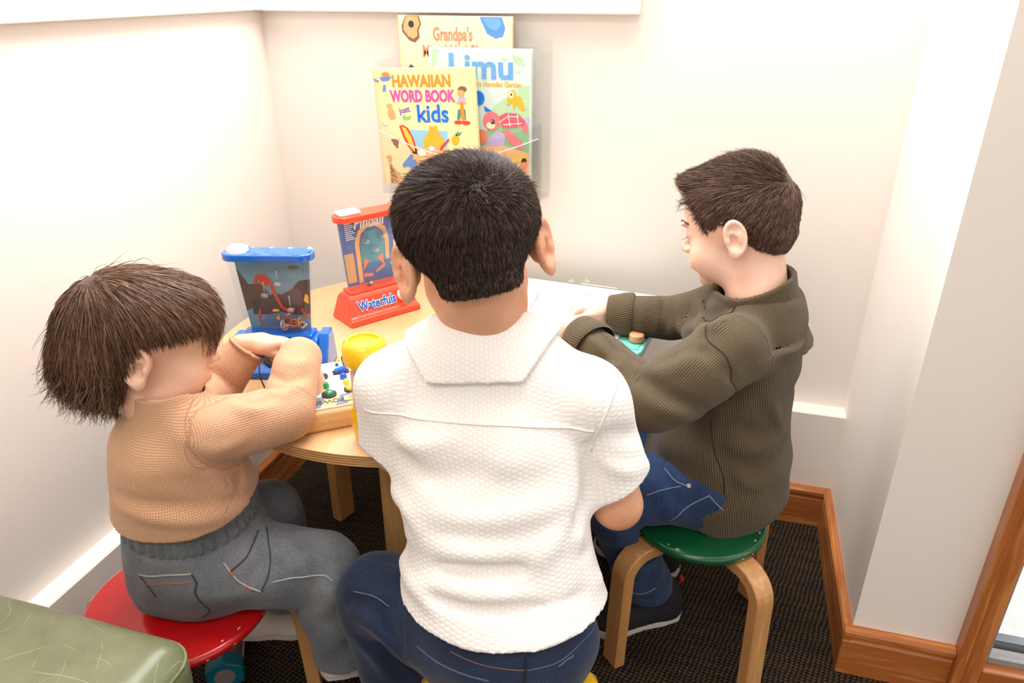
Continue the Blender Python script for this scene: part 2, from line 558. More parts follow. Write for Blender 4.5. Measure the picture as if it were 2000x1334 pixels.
stool((-0.728, 0.690), 0.137, 0.27, (196, 18, 22), 'red_paint', 'red-topped bentwood stool under the toddler in the tan sweater', 0.0, 0.180, (33, 107, 180, 287))
stool((0.025, 1.115), 0.117, 0.27, (14, 84, 48), 'green_paint', 'green-topped bentwood stool under the boy in the olive sweater', 0.0, 0.172)
stool((-0.183, 0.631), 0.131, 0.27, (246, 190, 18), 'yellow_paint', 'yellow-topped bentwood stool under the boy in the white shirt', 0.3, 0.165)

# ------------------------------------------------------------------ smooth solids (distance fields meshed with surface nets)
F32 = np.float32


def rc(a, b, ra, rb):
    a = np.asarray(a, F32); b = np.asarray(b, F32); ab = b - a; L2 = float(ab @ ab) + 1e-12
    def f(P):
        t = np.clip(((P - a) @ ab) / L2, 0, 1)
        return np.linalg.norm(P - a - t[:, None] * ab, axis=1) - (ra + (rb - ra) * t)
    return f


def chain(pts, rads):
    fs = [rc(pts[i], pts[i + 1], rads[i], rads[i + 1]) for i in range(len(pts) - 1)]
    def f(P):
        d = fs[0](P)
        for g in fs[1:]: d = np.minimum(d, g(P))
        return d
    return f


def ell(c, r, R=None):
    c = np.asarray(c, F32); r = np.asarray(r, F32); Rm = None if R is None else np.asarray(R, F32)
    def f(P):
        q = P - c
        if Rm is not None: q = q @ Rm
        k0 = np.linalg.norm(q / r, axis=1); k1 = np.linalg.norm(q / (r * r), axis=1)
        return k0 * (k0 - 1) / (k1 + 1e-9)
    return f


def smin(a, b, k):
    h = np.clip(0.5 + 0.5 * (b - a) / k, 0, 1)
    return b + (a - b) * h - k * h * (1 - h)


def su(k, *fs):
    def f(P):
        d = fs[0](P)
        for g in fs[1:]: d = smin(d, g(P), k)
        return d
    return f


def ssub(k, a, b):
    def f(P): return -smin(-a(P), b(P), k)
    return f


def cut(a, p, n):
    p = np.asarray(p, F32); n = nrm(n).astype(F32)
    def f(P): return np.maximum(a(P), (P - p) @ n)
    return f


def shell(a, t):
    def f(P):
        d = a(P); return np.maximum(d, -(d + t))
    return f


def grow(a, t):
    return lambda P: a(P) - t


def loft(O, X, Y, Z, secs, rnd=0.01):
    """secs rows: z, cx, cy, rx, ry along local Z"""
    O = np.asarray(O, F32); Rm = np.stack([X, Y, Z], 1).astype(F32); S = np.array(secs, float)
    zz = np.linspace(S[0, 0], S[-1, 0], 120)
    K = catmull(S, 12)
    tab = [np.interp(zz, K[:, 0], K[:, j]) for j in range(1, 5)]
    z0, z1 = S[0, 0], S[-1, 0]
    def f(P):
        q = (P - O) @ Rm; z = q[:, 2]; zc = np.clip(z, z0, z1)
        cx, cy, rx, ry = [np.interp(zc, zz, t) for t in tab]
        m = np.minimum(rx, ry)
        e = np.sqrt(((q[:, 0] - cx) / rx) ** 2 + ((q[:, 1] - cy) / ry) ** 2)
        d = (e - 1) * m
        dz = np.maximum(z0 - z, z - z1)
        out = np.where(dz > 0, np.hypot(np.maximum(d, 0), dz), np.maximum(d, dz))
        return out.astype(F32)
    return f


def hit(f, u, v, d0=0.4, d1=2.2):
    r = CF + CR * (u - 1000) / FPX - CU * (v - 667) / FPX
    ts = np.linspace(d0, d1, 700); P = (CP + ts[:, None] * r).astype(F32); D = f(P)
    i = int(np.argmax(D < 0))
    if D[i] >= 0: i = int(np.argmin(D)); return P[i].astype(float)
    if i == 0: return P[0].astype(float)
    t = ts[i - 1] + (ts[i] - ts[i - 1]) * D[i - 1] / (D[i - 1] - D[i])
    return CP + t * r


def folds(a, items):
    """items: (pixel polyline, width, amp); each becomes a ridge (amp>0) or a crease (amp<0) on the cloth"""
    segs = []
    for pl, w, amp in items:
        pts = catmull([hit(a, *p) for p in pl], 3) if len(pl) > 2 else np.array([hit(a, *p) for p in pl])
        n = len(pts) - 1
        for i in range(n):
            t0 = 4 * (i / n) * (1 - i / n); t1 = 4 * ((i + 1) / n) * (1 - (i + 1) / n)
            segs.append((pts[i].astype(F32), pts[i + 1].astype(F32), w, amp, 0.35 + 0.65 * t0, 0.35 + 0.65 * t1, id(pl)))
    def f(P):
        d = a(P); best = {}
        for p, q, w, amp, s0, s1, key in segs:
            lo = np.minimum(p, q) - 3 * w; hi = np.maximum(p, q) + 3 * w
            m = np.all((P > lo) & (P < hi), axis=1)
            if not m.any(): continue
            Q = P[m]; ab = q - p; t = np.clip(((Q - p) @ ab) / (float(ab @ ab) + 1e-12), 0, 1)
            dist = np.linalg.norm(Q - p - t[:, None] * ab, axis=1)
            val = amp * (s0 + (s1 - s0) * t) * np.exp(-(dist / w) ** 2)
            b = best.setdefault(key, np.zeros(len(P), F32)); cur = b[m]
            b[m] = np.where(np.abs(val) > np.abs(cur), val, cur)
        for b in best.values(): d = d - b
        return d
    return f


def wobble(a, amp, scale, seed=0):
    """soft uneven swelling of cloth"""
    rg = np.random.default_rng(seed); K = rg.normal(size=(7, 3)); K /= np.linalg.norm(K, axis=1)[:, None]
    K = (K * rg.uniform(0.6, 1.5, (7, 1)) * 2 * math.pi / scale).astype(F32); ph = rg.uniform(0, 6.28, 7).astype(F32)
    def f(P):
        return a(P) - amp / 2.6 * np.sin(P @ K.T + ph).sum(1)
    return f


def polyg(f, lo, hi, h):
    lo = np.asarray(lo, float); hi = np.asarray(hi, float); B = 8
    nb = np.maximum(1, np.ceil((hi - lo) / h / B).astype(int)); n = nb * B + 1
    ax = [lo[i] + h * np.arange(n[i]) for i in range(3)]
    cb = [lo[i] + h * B * (np.arange(nb[i]) + 0.5) for i in range(3)]
    G = np.stack(np.meshgrid(*cb, indexing='ij'), -1).reshape(-1, 3).astype(F32)
    dc = f(G).reshape(nb); keep = np.abs(dc) < h * B * 0.87 * 1.35 + 0.008
    rep = lambda a: a.repeat(B, 0).repeat(B, 1).repeat(B, 2)
    D = np.ones(n, F32); D[:-1, :-1, :-1] = np.where(rep(dc) < 0, -1.0, 1.0)
    pm = np.zeros(n, bool); pm[:-1, :-1, :-1] = rep(keep)
    for a in range(3):
        sl = [slice(None)] * 3; sl2 = [slice(None)] * 3
        sl[a] = slice(B, None, B); sl2[a] = slice(B - 1, -1, B)
        pm[tuple(sl)] |= pm[tuple(sl2)]
    I = np.argwhere(pm); P = np.stack([ax[i][I[:, i]] for i in range(3)], 1).astype(F32)
    out = np.empty(len(P), F32)
    for s in range(0, len(P), 400000): out[s:s + 400000] = f(P[s:s + 400000])
    D[pm] = out
    S = D < 0
    c = [S[i:n[0] - 1 + i, j:n[1] - 1 + j, k:n[2] - 1 + k] for i in (0, 1) for j in (0, 1) for k in (0, 1)]
    anyc = np.zeros_like(c[0]); allc = np.ones_like(c[0])
    for q in c: anyc |= q; allc &= q
    act = anyc & ~allc; C = np.argwhere(act); M = len(C)
    idx = -np.ones(act.shape, np.int64); idx[act] = np.arange(M)
    acc = np.zeros((M, 3)); cnt = np.zeros(M)
    offs = [(i, j, k) for i in (0, 1) for j in (0, 1) for k in (0, 1)]
    val = {o: D[C[:, 0] + o[0], C[:, 1] + o[1], C[:, 2] + o[2]] for o in offs}
    for o in offs:
        for a in range(3):
            if o[a]: continue
            o2 = list(o); o2[a] = 1; o2 = tuple(o2); d0, d1 = val[o], val[o2]
            x = (d0 < 0) != (d1 < 0); t = d0 / np.where(x, d0 - d1, 1)
            p = np.tile(np.array(o, float), (M, 1)); p[:, a] = t
            acc[x] += p[x]; cnt[x] += 1
    V = lo + h * (C + acc / cnt[:, None])
    quads = []
    for a in range(3):
        b, e = [(1, 2), (2, 0), (0, 1)][a]
        s0 = [slice(0, n[i]) for i in range(3)]; s1 = list(s0)
        s0[a] = slice(0, n[a] - 1); s1[a] = slice(1, n[a])
        A_, B_ = S[tuple(s0)], S[tuple(s1)]
        E = np.argwhere(A_ != B_)
        E = E[(E[:, b] > 0) & (E[:, e] > 0) & (E[:, b] < n[b] - 1) & (E[:, e] < n[e] - 1)]
        if not len(E): continue
        ins = A_[E[:, 0], E[:, 1], E[:, 2]]
        def at(db, de):
            Q = E.copy(); Q[:, b] -= db; Q[:, e] -= de; return idx[Q[:, 0], Q[:, 1], Q[:, 2]]
        q = np.stack([at(1, 1), at(0, 1), at(0, 0), at(1, 0)], 1)
        q[~ins] = q[~ins][:, ::-1]
        quads.append(q)
    return V, np.concatenate(quads)


def bbox(f, c, R=0.6, h=0.012):
    """bounds of the solid f around c"""
    h = max(h, 0.026); ax = np.arange(-R, R, h); G = np.stack(np.meshgrid(ax, ax, ax, indexing='ij'), -1).reshape(-1, 3) + np.asarray(c)
    d = f(G.astype(F32)); I = G[d < h]
    return I.min(0) - 1.3 * h, I.max(0) + 1.3 * h


def grad(f, P, e=0.0012):
    P = P.astype(F32); g = np.stack([f(P + np.eye(3, dtype=F32)[i] * e) - f(P - np.eye(3, dtype=F32)[i] * e) for i in range(3)], 1)
    return g / (np.linalg.norm(g, axis=1)[:, None] + 1e-9)


def solid(name, parts, mat, parent, base, cuv=None):
    """parts: list of (f, lo, hi, h); meshes joined in one object"""
    Vs, Fs, k = [], [], 0
    for f, lo, hi, h in parts:
        V, F = polyg(f, lo, hi, h); Vs.append(V); Fs.append(F + k); k += len(V)
    V = np.concatenate(Vs); F = np.concatenate(Fs)
    me = mesh_np(name, V, F, base)
    if cuv is not None: attr(me, 'cuv', cuv(V))
    return link(name, me, mat, parent, True), V, F


def cloth_uv(regions):
    """regions: ('torso', O, X, Y, Z, rmean) or ('bone', a, b, r, upvec); returns a function giving cloth coordinates in metres"""
    def g(V):
        best = np.full(len(V), 1e9); uv = np.zeros((len(V), 3))
        for reg in regions:
            if reg[0] == 'torso':
                _, O, X, Y, Z, r, z0, z1, rx, ry = reg
                q = (V - O) @ np.stack([X, Y, Z], 1)
                d = (np.sqrt((q[:, 0] / rx) ** 2 + (q[:, 1] / ry) ** 2) - 1) * min(rx, ry)
                d = d + np.maximum(0, np.maximum(z0 - q[:, 2], q[:, 2] - z1))
                u = np.arctan2(q[:, 0], -q[:, 1]) * r; v = q[:, 2]
            else:
                _, a, b, r, up = reg
                ab = b - a; L = np.linalg.norm(ab); z = ab / L; x = nrm(np.cross(up, z)); y = np.cross(z, x)
                t = (V - a) @ z; tc = np.clip(t, 0, L); Q = V - a
                d = np.linalg.norm(Q - tc[:, None] * z, axis=1) - r
                u = np.arctan2(Q @ x, -(Q @ y)) * r; v = t
            m = d < best; best[m] = d[m]; uv[m, 0] = u[m]; uv[m, 1] = v[m]
        return uv
    return g


def stitch(name, f, pxs, r, mat, parent, base, k=6, lift=0.0):
    pts = catmull([hit(f, *p) for p in pxs], k)
    for _ in range(4):
        n = grad(f, pts); pts = pts - n * (f(pts.astype(F32)) - 0.25 * r)[:, None] * 0.9
    return tube(name, pts, r, mat, parent, 6, base=base)


# ------------------------------------------------------------------ people: shared anatomy
def basis(fwd, up):
    y = nrm(fwd); x = nrm(np.cross(y, up)); z = np.cross(x, y)
    return np.stack([x, y, z], 1)          # columns: right, forward, up


def aim(yaw, pitch, roll):
    """head basis: yaw degrees to the left of the camera heading, pitch degrees downwards, roll to its left"""
    a = YAW + math.radians(yaw); p = math.radians(pitch)
    fwd = A3(-math.sin(a) * math.cos(p), math.cos(a) * math.cos(p), -math.sin(p))
    R = basis(fwd, A3(0, 0, 1)); r = math.radians(roll); c, s = math.cos(r), math.sin(r)
    x, y, z = R.T
    return np.stack([c * x + s * z, y, c * z - s * x], 1)


def local(f, O, R, s=1.0):
    O = np.asarray(O, F32); Rm = np.asarray(R, F32)
    def g(P): return f(((P - O) @ Rm) / s) * s
    return g


def cranium(top=0.103):
    return su(0.02, ell((0, -0.014, 0.026), (0.0725, 0.089, top - 0.026)), ell((0, 0.035, 0.028), (0.058, 0.048, min(0.050, top - 0.04))))


def ear(sx, flare=24):
    a = math.radians(flare); O = np.array((sx * 0.0735, -0.016, -0.012), F32)
    # ear axes: x outward, y forward, z up
    X = A3(sx * math.cos(a), -math.sin(a), 0); Y = A3(sx * math.sin(a), math.cos(a), 0.0); Z = A3(0, -0.14, 1.0)
    Rm = np.stack([nrm(X), nrm(Y), nrm(Z)], 1).astype(F32)
    def f(P):
        q = (P - O) @ Rm
        x = q[:, 0] - 0.010; y = q[:, 1] + 0.006; z = q[:, 2]
        yy = y * 1.62 * (1 - 6.0 * z * 0.5)
        ring = np.hypot(np.hypot(yy, z) - 0.0262, x * 1.05) - 0.0046
        plate = ell((0.0, 0, 0), (0.0045, 0.0165, 0.027))(np.stack([x + 0.002, y, z], 1))
        root = ell((0, 0, 0), (0.011, 0.013, 0.022))(np.stack([x + 0.012, y - 0.006, z], 1))
        lobe = ell((0, 0, 0), (0.0050, 0.0085, 0.0100))(np.stack([x, y - 0.005, z + 0.027], 1))
        anti = ell((0, 0, 0), (0.004, 0.006, 0.013))(np.stack([x - 0.001, y + 0.007, z - 0.002], 1))
        d = smin(smin(ring, plate, 0.004), lobe, 0.006); d = smin(d, root, 0.006); d = smin(d, anti, 0.003)
        con = ell((0, 0, 0), (0.0085, 0.0075, 0.0115))(np.stack([x - 0.003, y - 0.004, z + 0.005], 1))
        sca = ell((0, 0, 0), (0.004, 0.0085, 0.0055))(np.stack([x - 0.0035, y - 0.001, z - 0.013], 1))
        d = -smin(-d, con, 0.003); d = -smin(-d, sca, 0.003)
        tra = ell((0, 0, 0), (0.005, 0.004, 0.006))(np.stack([x, y - 0.0125, z + 0.006], 1))
        return smin(d, tra, 0.003)
    return f


def head_local(chub=0.0, flare=24, ears=True, top=0.103):
    c = chub
    d = su(0.022, cranium(top), ell((0, 0.026, -0.028), (0.057, 0.055, 0.066)), ell((0, 0.018, -0.070), (0.047 + c * .006, 0.050, 0.030 + c * .004)))
    d = su(0.018, d, ell((0.034, 0.045, -0.044), (0.025 + c * .006, 0.030, 0.029 + c * .006)), ell((-0.034, 0.045, -0.044), (0.025 + c * .006, 0.030, 0.029 + c * .006)))
    d = su(0.014, d, ell((0, 0.060, -0.088), (0.020, 0.018, 0.016)))
    for sx in (-1, 1):
        d = ssub(0.016, d, ell((sx * 0.031, 0.097, 0.001), (0.017, 0.016, 0.011)))
        d = su(0.006, d, ell((sx * 0.030, 0.0655, -0.001), (0.0150, 0.0140, 0.0125)))
        d = su(0.008, d, ell((sx * 0.031, 0.0775, 0.0185), (0.019, 0.006, 0.0055)))
    d = su(0.009, d, rc((0, 0.082, 0.002), (0, 0.0965, -0.028), 0.0050, 0.0088))
    for sx in (-1, 1):
        d = su(0.006, d, ell((sx * 0.009, 0.0885, -0.0315), (0.0070, 0.0080, 0.0062)))
    d = su(0.010, d, ell((0, 0.078, -0.056), (0.024, 0.010, 0.017)))
    d = su(0.004, d, ell((0, 0.0865, -0.0535), (0.0165, 0.0065, 0.0052)), ell((0, 0.0855, -0.0625), (0.0145, 0.0070, 0.0056)))
    d = ssub(0.003, d, rc((-0.017, 0.089, -0.0580), (0.017, 0.089, -0.0580), 0.0012, 0.0012))
    for sx in (-1, 1):     # slit between the lids
        d = ssub(0.002, d, chain([(sx * 0.018, 0.0795, -0.0050), (sx * 0.030, 0.0815, -0.0075), (sx * 0.043, 0.0740, -0.0040)], [0.0009, 0.0016, 0.0009]))
    if ears:
        d = su(0.005, d, ear(-1, flare), ear(1, flare))
    return d


def hand(wr, R, side, s=1.0, curl=(40, 55, 35), spread=0.06, thumb=(0.55, 0.75, -0.45), thumb_curl=0.3):
    """hand field. R columns: x (thumb side), y (to the fingertips), z (back of the hand)"""
    fs = [ell((0, 0.030, 0), (0.027, 0.036, 0.0125)), rc((0, -0.022, 0), (0, 0.012, 0), 0.019, 0.020),
          ell((0.014, 0.020, -0.006), (0.014, 0.022, 0.012)), ell((-0.014, 0.022, -0.005), (0.011, 0.024, 0.011))]
    palm = su(0.012, *fs)
    fing = []
    for i, (x, L, y0) in enumerate(((0.0205, 0.043, 0.056), (0.0070, 0.048, 0.060), (-0.0066, 0.044, 0.058), (-0.0195, 0.035, 0.052))):
        cu = curl[i] if hasattr(curl[0], '__len__') else curl
        p = A3(x, y0 - 0.014, 0.001); ang = 0.0; pts = [p - A3(0, 0.012, 0)]; pts.append(p)
        dx = (x / 0.0185) * spread
        for j, frac in enumerate((0.44, 0.32, 0.24)):
            ang += math.radians(cu[j]); d = A3(dx * math.cos(ang), math.cos(ang), -math.sin(ang))
            p = p + (L + 0.008 * (j == 0)) * frac * 1.05 * d; pts.append(p)
        fing.append(chain(pts, [0.0072, 0.0074, 0.0068, 0.0064, 0.0052]))
    td = nrm(thumb); t0 = A3(0.016, 0.008, -0.006); t1 = t0 + td * 0.026
    td2 = nrm(td * (1 - thumb_curl) + A3(-0.55, 0.6, -0.35) * thumb_curl); t2 = t1 + td2 * 0.020; t3 = t2 + td2 * 0.013
    fing.append(chain([t0, t1, t2, t3], [0.0108, 0.0082, 0.0074, 0.0058]))
    def f(P):
        d = palm(P); g = fing[0](P)
        for h_ in fing[1:]: g = np.minimum(g, h_(P))
        return smin(d, g, 0.0035)
    Rr = np.asarray(R, float)
    return local(f, wr, Rr, s)


def skin_mat(name, rgb, flush):
    t = NT(name); co = t.coord('Object'); n = t.noise(co, 14, 3); n2 = t.noise(co, 420, 2)
    t.set(color=t.mix(t.ramp(n, [(0.35, 0.0), (0.75, 1.0)]), srgb(*rgb), srgb(*flush)), rough=0.48, spec=0.35, sss=0.0, normal=t.bump(n2, 0.06, 0.0004))
    t.b.inputs['Subsurface Radius'].default_value = (0.9, 0.35, 0.2); t.b.inputs['Subsurface Scale'].default_value = 0.012
    return t.m


def hair_mat(name, dark, mid, light, rough=0.36):
    t = NT(name); a = t.n('ShaderNodeAttribute', attribute_name='rnd').outputs['Fac']
    col = t.ramp(a, [(0.0, srgb(*dark)), (0.55, srgb(*mid)), (1.0, srgb(*light))])
    t.set(color=col, rough=rough, spec=0.4, normal=t.bump(t.noise(t.coord('Object'), 900, 3), 0.5, 0.001)); return t.m


def strands(P, N, f, flow, length, nseg, r0, lift, off, grav, rg, stop=None, curl=0.0, jitter=0.12):
    """grow strands from roots P; flow(P) gives the combed direction. returns tube verts, quads, per-vertex random"""
    n = len(P); p = P.copy(); path = [p - N * 0.002]; nor = N.copy()
    jit = rg.normal(size=(n, 3)) * jitter; cdir = rg.normal(size=(n, 3)); cdir /= np.linalg.norm(cdir, axis=1)[:, None]
    for k in range(nseg):
        t = (k + 0.5) / nseg
        d = flow(p, nor, t) + jit + nor * lift(t)[..., None] if callable(lift) else flow(p, nor, t) + jit + nor * lift
        d = d + np.array([0, 0, -1.0]) * grav * t + cdir * curl * t * t
        d /= np.linalg.norm(d, axis=1)[:, None] + 1e-9
        p = p + d * (length / nseg)[:, None]
        dd = f(p.astype(F32)); nor = grad(f, p); push = np.maximum(0, off - dd)
        p = p + nor * push[:, None]
        path.append(p)
    path = np.stack(path, 1); m = nseg + 1
    T = np.gradient(path, axis=1); T /= np.linalg.norm(T, axis=2)[..., None] + 1e-9
    ref = np.cross(T, np.repeat(N[:, None], m, 1)); ref /= np.linalg.norm(ref, axis=2)[..., None] + 1e-9
    oth = np.cross(T, ref); rad = r0 * np.interp(np.arange(m) / nseg, [0, 0.5, 1], [1, 0.9, 0.25])
    V = np.empty((n, m, 3, 3))
    for j in range(3):
        a = 2 * math.pi * j / 3; V[:, :, j] = path + rad[None, :, None] * (math.cos(a) * ref + math.sin(a) * oth)
    base = (np.arange(n) * m * 3)[:, None, None]; k = (np.arange(nseg) * 3)[None, :, None]; j = np.arange(3)[None, None]
    a = base + k + j; b = base + k + (j + 1) % 3
    F = np.stack([a, b, b + 3, a + 3], -1).reshape(-1, 4)
    rnd = np.repeat(rg.random(n), m * 3)
    return V.reshape(-1, 3), F, rnd


def hair_object(name, mesh_list, mat, parent, base):
    Vs, Fs, Rs, k = [], [], [], 0
    for V, F, r in mesh_list:
        Vs.append(V); Fs.append(F + k); k += len(V); Rs.append(r)
    me = mesh_np(name, np.concatenate(Vs), np.concatenate(Fs), base); attr(me, 'rnd', np.concatenate(Rs))
    return link(name, me, mat, parent, True)


def sample(V, F, n, rg, keep=None):
    c = V[F].mean(1)
    I = np.arange(len(F)) if keep is None else np.nonzero(keep(c))[0]
    q = V[F[rg.choice(I, n)]]; w = rg.random((n, 2)); a, b = w[:, :1], w[:, 1:]
    return (q[:, 0] * (1 - a) + q[:, 1] * a) * (1 - b) + (q[:, 3] * (1 - a) + q[:, 2] * a) * b


def hairline(tab):
    """tab: azimuth from the back of the head (degrees) -> lowest height of the hair (head coordinates)"""
    T = np.array(tab, float)
    def g(q):
        az = np.degrees(np.arctan2(np.abs(q[:, 0]), -q[:, 1])); return np.interp(az, T[:, 0], T[:, 1])
    return g


# cloth materials
def cloth(name, rgb, dark, kind, rough=0.85):
    t = NT(name); uv = t.coord('@cuv'); s = t.sep(uv); TP = 2 * math.pi
    ob = t.coord('Object')
    if kind == 'waffle':
        a = t.math('SINE', t.math('MULTIPLY', s[0], TP / 0.0034)); b = t.math('SINE', t.math('MULTIPLY', s[1], TP / 0.0030))
        h = t.math('MULTIPLY_ADD', t.math('MAXIMUM', a, b), 0.5, 0.4); st, di = 0.55, 0.0012
    elif kind == 'rib':
        a = t.math('SINE', t.math('MULTIPLY', t.math('ADD', s[0], t.math('MULTIPLY', s[1], 0.25)), TP / 0.0034))
        h = t.math('MULTIPLY_ADD', a, 0.5, 0.5); st, di = 0.6, 0.0012
    elif kind == 'seersucker':
        col = t.math('MULTIPLY', s[0], 1 / 0.0088)
        stag = t.math('MULTIPLY', t.math('MODULO', t.math('FLOOR', col), 2.0), 0.5)
        row = t.math('ADD', t.math('MULTIPLY', s[1], 1 / 0.0064), stag)
        n = t.noise(uv, 90, 2)
        row = t.math('ADD', row, t.math('MULTIPLY', n, 0.9))
        a = t.math('ABSOLUTE', t.math('SINE', t.math('MULTIPLY', col, math.pi))); b = t.math('ABSOLUTE', t.math('SINE', t.math('MULTIPLY', row, math.pi)))
        h = t.math('MULTIPLY', a, b); st, di = 0.24, 0.0022
    else:
        a = t.math('SINE', t.math('MULTIPLY', t.math('ADD', s[0], s[1]), TP / 0.0016))
        n = t.noise(ob, 500, 3, 0.7); h = t.math('MULTIPLY_ADD', a, 0.18, t.math('MULTIPLY', n, 0.9)); st, di = 0.35, 0.0008
    fib = t.noise(ob, 700, 2)
    if kind == 'denim':
        wear = t.noise(ob, 9, 4, 0.6); f = t.math('ADD', t.math('MULTIPLY', h, 0.55), t.math('MULTIPLY', wear, 0.55))
        c = t.ramp(f, [(0.35, srgb(*dark)), (0.75, srgb(*rgb))])
    else:
        c = t.ramp(t.math('ADD', h, t.math('MULTIPLY', fib, 0.25)), [(0.15, srgb(*dark)), (0.75, srgb(*rgb))])
    t.set(color=c, rough=rough, spec=0.2, sheen=0.15, normal=t.bump(h, st, di)); return t.m

# ------------------------------------------------------------------ people
UP = A3(0, 0, 1)
M_SOLE = plain('rubber_sole_white', (214, 204, 194), 0.6)
M_THREAD = plain('tan_thread', (170, 140, 110), 0.8)
M_EYE = plain('eye_white', (235, 230, 226), 0.2)
M_LASH = plain('dark_lash', (40, 28, 24), 0.6)


def shoe(name, heel, toe_dir, L, parent, base, mat, sole_mat, tilt=0.0, w=0.36, h=0.34):
    """low sneaker: heel point on the sole plane, pointing along toe_dir (tilt raises the toe)"""
    d = nrm(A3(toe_dir[0], toe_dir[1], 0)); d = nrm(d * math.cos(tilt) + UP * math.sin(tilt))
    x = nrm(np.cross(d, UP)); z = np.cross(x, d); R = np.stack([x, d, z], 1)
    H = L * h; hw = L * w / 2
    up = su(0.02, ell((0, 0.20 * L, 0.30 * L * .55), (hw * 0.86, 0.21 * L, H * 0.62)), ell((0, 0.50 * L, 0.14 * L), (hw * 0.95, 0.34 * L, H * 0.46)), ell((0, 0.76 * L, 0.10 * L), (hw, 0.23 * L, H * 0.34)),
            rc((0, 0.14 * L, 0.12 * L), (0, 0.16 * L, 0.36 * L), hw * 0.72, hw * 0.70))
    up = cut(up, (0, 0, 0.075 * L), (0, 0, -1))
    def so(P):
        q = P.copy(); wv = np.interp(q[:, 1] / L, [-0.02, 0.05, 0.25, 0.45, 0.7, 0.9, 1.01], [0.25, 0.72, 0.84, 0.80, 1.0, 0.82, 0.25]) * hw
        dx = np.abs(q[:, 0]) - wv; dy = np.maximum(-0.02 * L - q[:, 1], q[:, 1] - 1.0 * L)
        hz = np.interp(q[:, 1] / L, [0, 0.1, 0.5, 1.0], [0.13, 0.12, 0.085, 0.10]) * L
        dz = np.maximum(-q[:, 2], q[:, 2] - hz)
        e = np.maximum(np.maximum(dx, dy), dz) ; return (e + 0.0).astype(F32)
    fu = local(up, heel, R); fs = local(lambda P: smin(so(P), so(P), 0.004) , heel, R)
    lo, hi = bbox(su(0.001, fu, fs), heel + d * L * 0.5, L * 0.8, 0.01)
    o, _, _ = solid('shoe', [(fu, lo, hi, 0.003)], mat, parent, base)
    solid('sole', [(fs, lo, hi, 0.0028)], sole_mat, o, (0, 0, 0)) if False else None
    V, F = polyg(fs, lo, hi, 0.0028)
    link('sole', mesh_np('sole', V, F, base), sole_mat, o, True)
    return o


def lashes(name, O, R, s, side, parent, base):
    rg = np.random.default_rng(3); bm_v = []; bm_f = []
    for k in range(26):
        t = k / 25; x = 0.018 + 0.026 * t
        p = A3(side * x, 0.0815 - 0.010 * (2 * abs(t - 0.45)) ** 2, -0.0040 - 0.003 * math.sin(math.pi * t))
        d = nrm(A3(side * (t - 0.35) * 1.0, 1.0, -0.55)) * (0.0075 + 0.002 * rg.random())
        q = p + d * 0.6; r_ = p + d + A3(0, 0, 0.0012)
        i = len(bm_v); wv = A3(0.00045, 0, 0.0002)
        for a in (p - wv, p + wv, q + wv * .8, q - wv * .8, r_): bm_v.append(tuple(O + s * (R @ a) - base))
        bm_f += [(i, i + 1, i + 2, i + 3), (i + 3, i + 2, i + 4)]
    me = bpy.data.meshes.new(name); me.from_pydata(bm_v, [], bm_f)
    return link(name, me, M_LASH, parent)


def brow(name, O, R, s, side, parent, base, mat):
    pts = [A3(side * 0.014, 0.0850, 0.0185), A3(side * 0.026, 0.0855, 0.0235), A3(side * 0.040, 0.0765, 0.0225), A3(side * 0.049, 0.0655, 0.0170)]
    P = [O + s * (R @ p) for p in catmull(pts, 5)]
    n = len(P); return tube(name, P, 0.002, mat, parent, 6, rad=[s * (0.0012 + 0.0014 * math.sin(math.pi * (i + 1) / (n + 1))) for i in range(n)], base=base)


def lips(name, O, R, s, parent, base, mat):
    o = None
    for zz, yy, w in ((-0.0535, 0.0885, 0.0042), (-0.0625, 0.0880, 0.0046)):
        pts = [A3(x, yy - 40 * x * x, zz + (0.0012 if zz > -0.055 else -0.001) * math.cos(x * 150)) for x in np.linspace(-0.0165, 0.0165, 9)]
        P = [O + s * (R @ p) for p in pts]
        tube(name, P, 0.003, mat, parent, 8, rad=[s * w * max(0.25, math.cos(x * 88)) for x in np.linspace(-0.0165, 0.0165, 9)], base=base)


